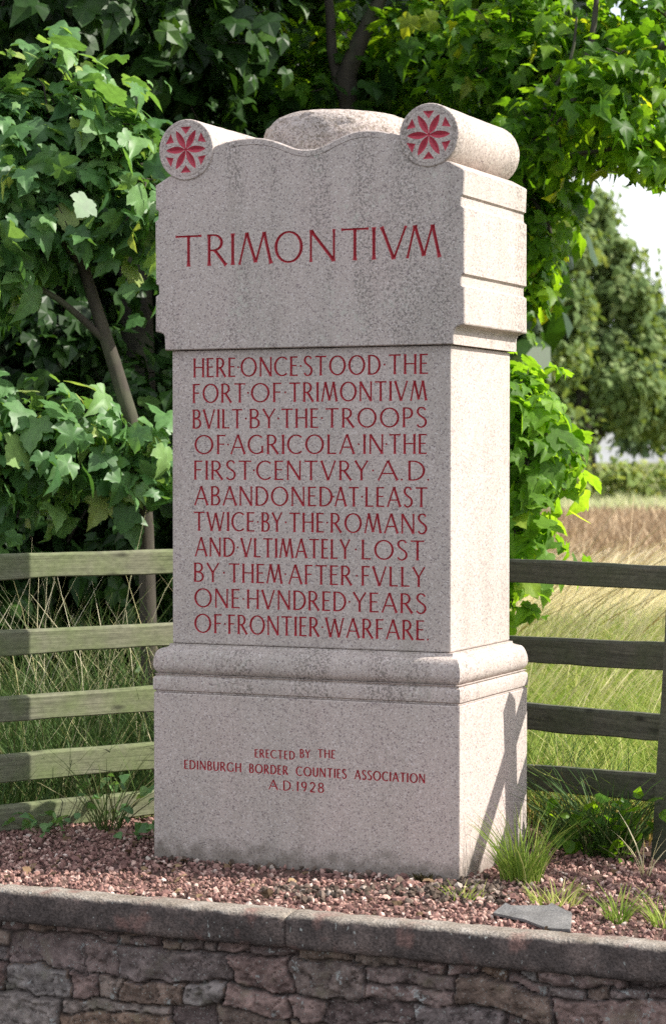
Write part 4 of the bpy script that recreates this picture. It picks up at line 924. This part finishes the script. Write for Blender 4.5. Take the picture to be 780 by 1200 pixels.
weed('low leafy weed at the left rear corner of the plinth', -.62, .02, .06, 30, .03, 24)
weed('straggling green weed behind the gravel near the leaning post', .83, .22, .20, 30, .036, 25, 'canopy', rad=.05)

# broken slate on the gravel
sp = [(.767, -.748), (.782, -.690), (.847, -.738), (.885, -.708), (.892, -.632), (.946, -.693), (.972, -.707), (1.024, -.879), (.963, -.883), (.876, -.80), (.83, -.783)]
bm = bmesh.new(); cz = [.012, .030, .020, .020, .028, .026, .022, .013, .012, .012, .013]
tp = [bm.verts.new((x, y, z+.007)) for (x, y), z in zip(sp, cz)]; bt = [bm.verts.new((x+.002, y, z)) for (x, y), z in zip(sp, cz)]
bm.faces.new(tp); bm.faces.new(bt[::-1])
for i in range(len(sp)): bm.faces.new((tp[i], bt[i], bt[(i+1) % len(sp)], tp[(i+1) % len(sp)]))
bmesh.ops.triangulate(bm, faces=[f_ for f_ in bm.faces if len(f_.verts) > 4]); bmesh.ops.recalc_face_normals(bm, faces=bm.faces[:])
me = bpy.data.meshes.new('slate_fragment'); bm.to_mesh(me); bm.free()
tag(link('slate_fragment', me, M['slate']), 'flat jagged grey slate fragment lying on the gravel beside the coping', 'slate')
# crumbs of earth and old mortar along the foot of the plinth
rg = np.random.default_rng(61); n_ = 520
X = np.r_[rg.uniform(.05, .72, 230), rg.uniform(.46, .66, 110), rg.uniform(-.5, .45, 50)]; Y = np.r_[rg.normal(-.52, .05, 230)-.12*(X[:230] < .3), rg.normal(-.36, .06, 110), rg.normal(-.33, .02, 50)]
k = ~((np.abs(X) < .5) & (np.abs(Y) < .296)); X, Y = X[k], Y[k]; r = rg.uniform(.004, .014, len(X))
v, f, va = stones(np.stack([X, Y, .006+r*.5], 1), r, np.clip(rg.normal(.4, .3, len(X)), 0, 1), rg)
tag(link('earth_crumbs', np_mesh('earth_crumbs', v, f, False, va), M['crumb']), kind='stuff')

# dead leaves and bits of twig blown over the gravel
rg = np.random.default_rng(71); n_ = 170
X = rg.uniform(-1.1, 1.4, n_); Y = np.where(rg.random(n_) < .5, rg.uniform(-.88, -.3, n_), rg.uniform(-.3, .4, n_)); k = ~((np.abs(X) < .52) & (np.abs(Y) < .31)) & ((np.stack([X, Y], 1)-LA)@LNRM > 0) & ((np.stack([X, Y], 1)-RA)@RNRM > 0)
P = np.stack([X, Y, np.full(n_, .013)], 1)[k]
v, f, va = leaves(P, rg.normal(size=P.shape)*.35+np.array([0, 0, 1]), rg.normal(size=P.shape)*np.array([1, 1, .2]), rg.uniform(.012, .035, len(P)), 1, rg.random(len(P)))
M['litter'] = mat_var('dead_leaf', [(0, (.07, .045, .025)), (.6, (.16, .10, .055)), (1, (.34, .24, .13))], 50, .85)
tag(link('leaf_litter', np_mesh('leaf_litter', v, f, False, va), M['litter']), kind='stuff')
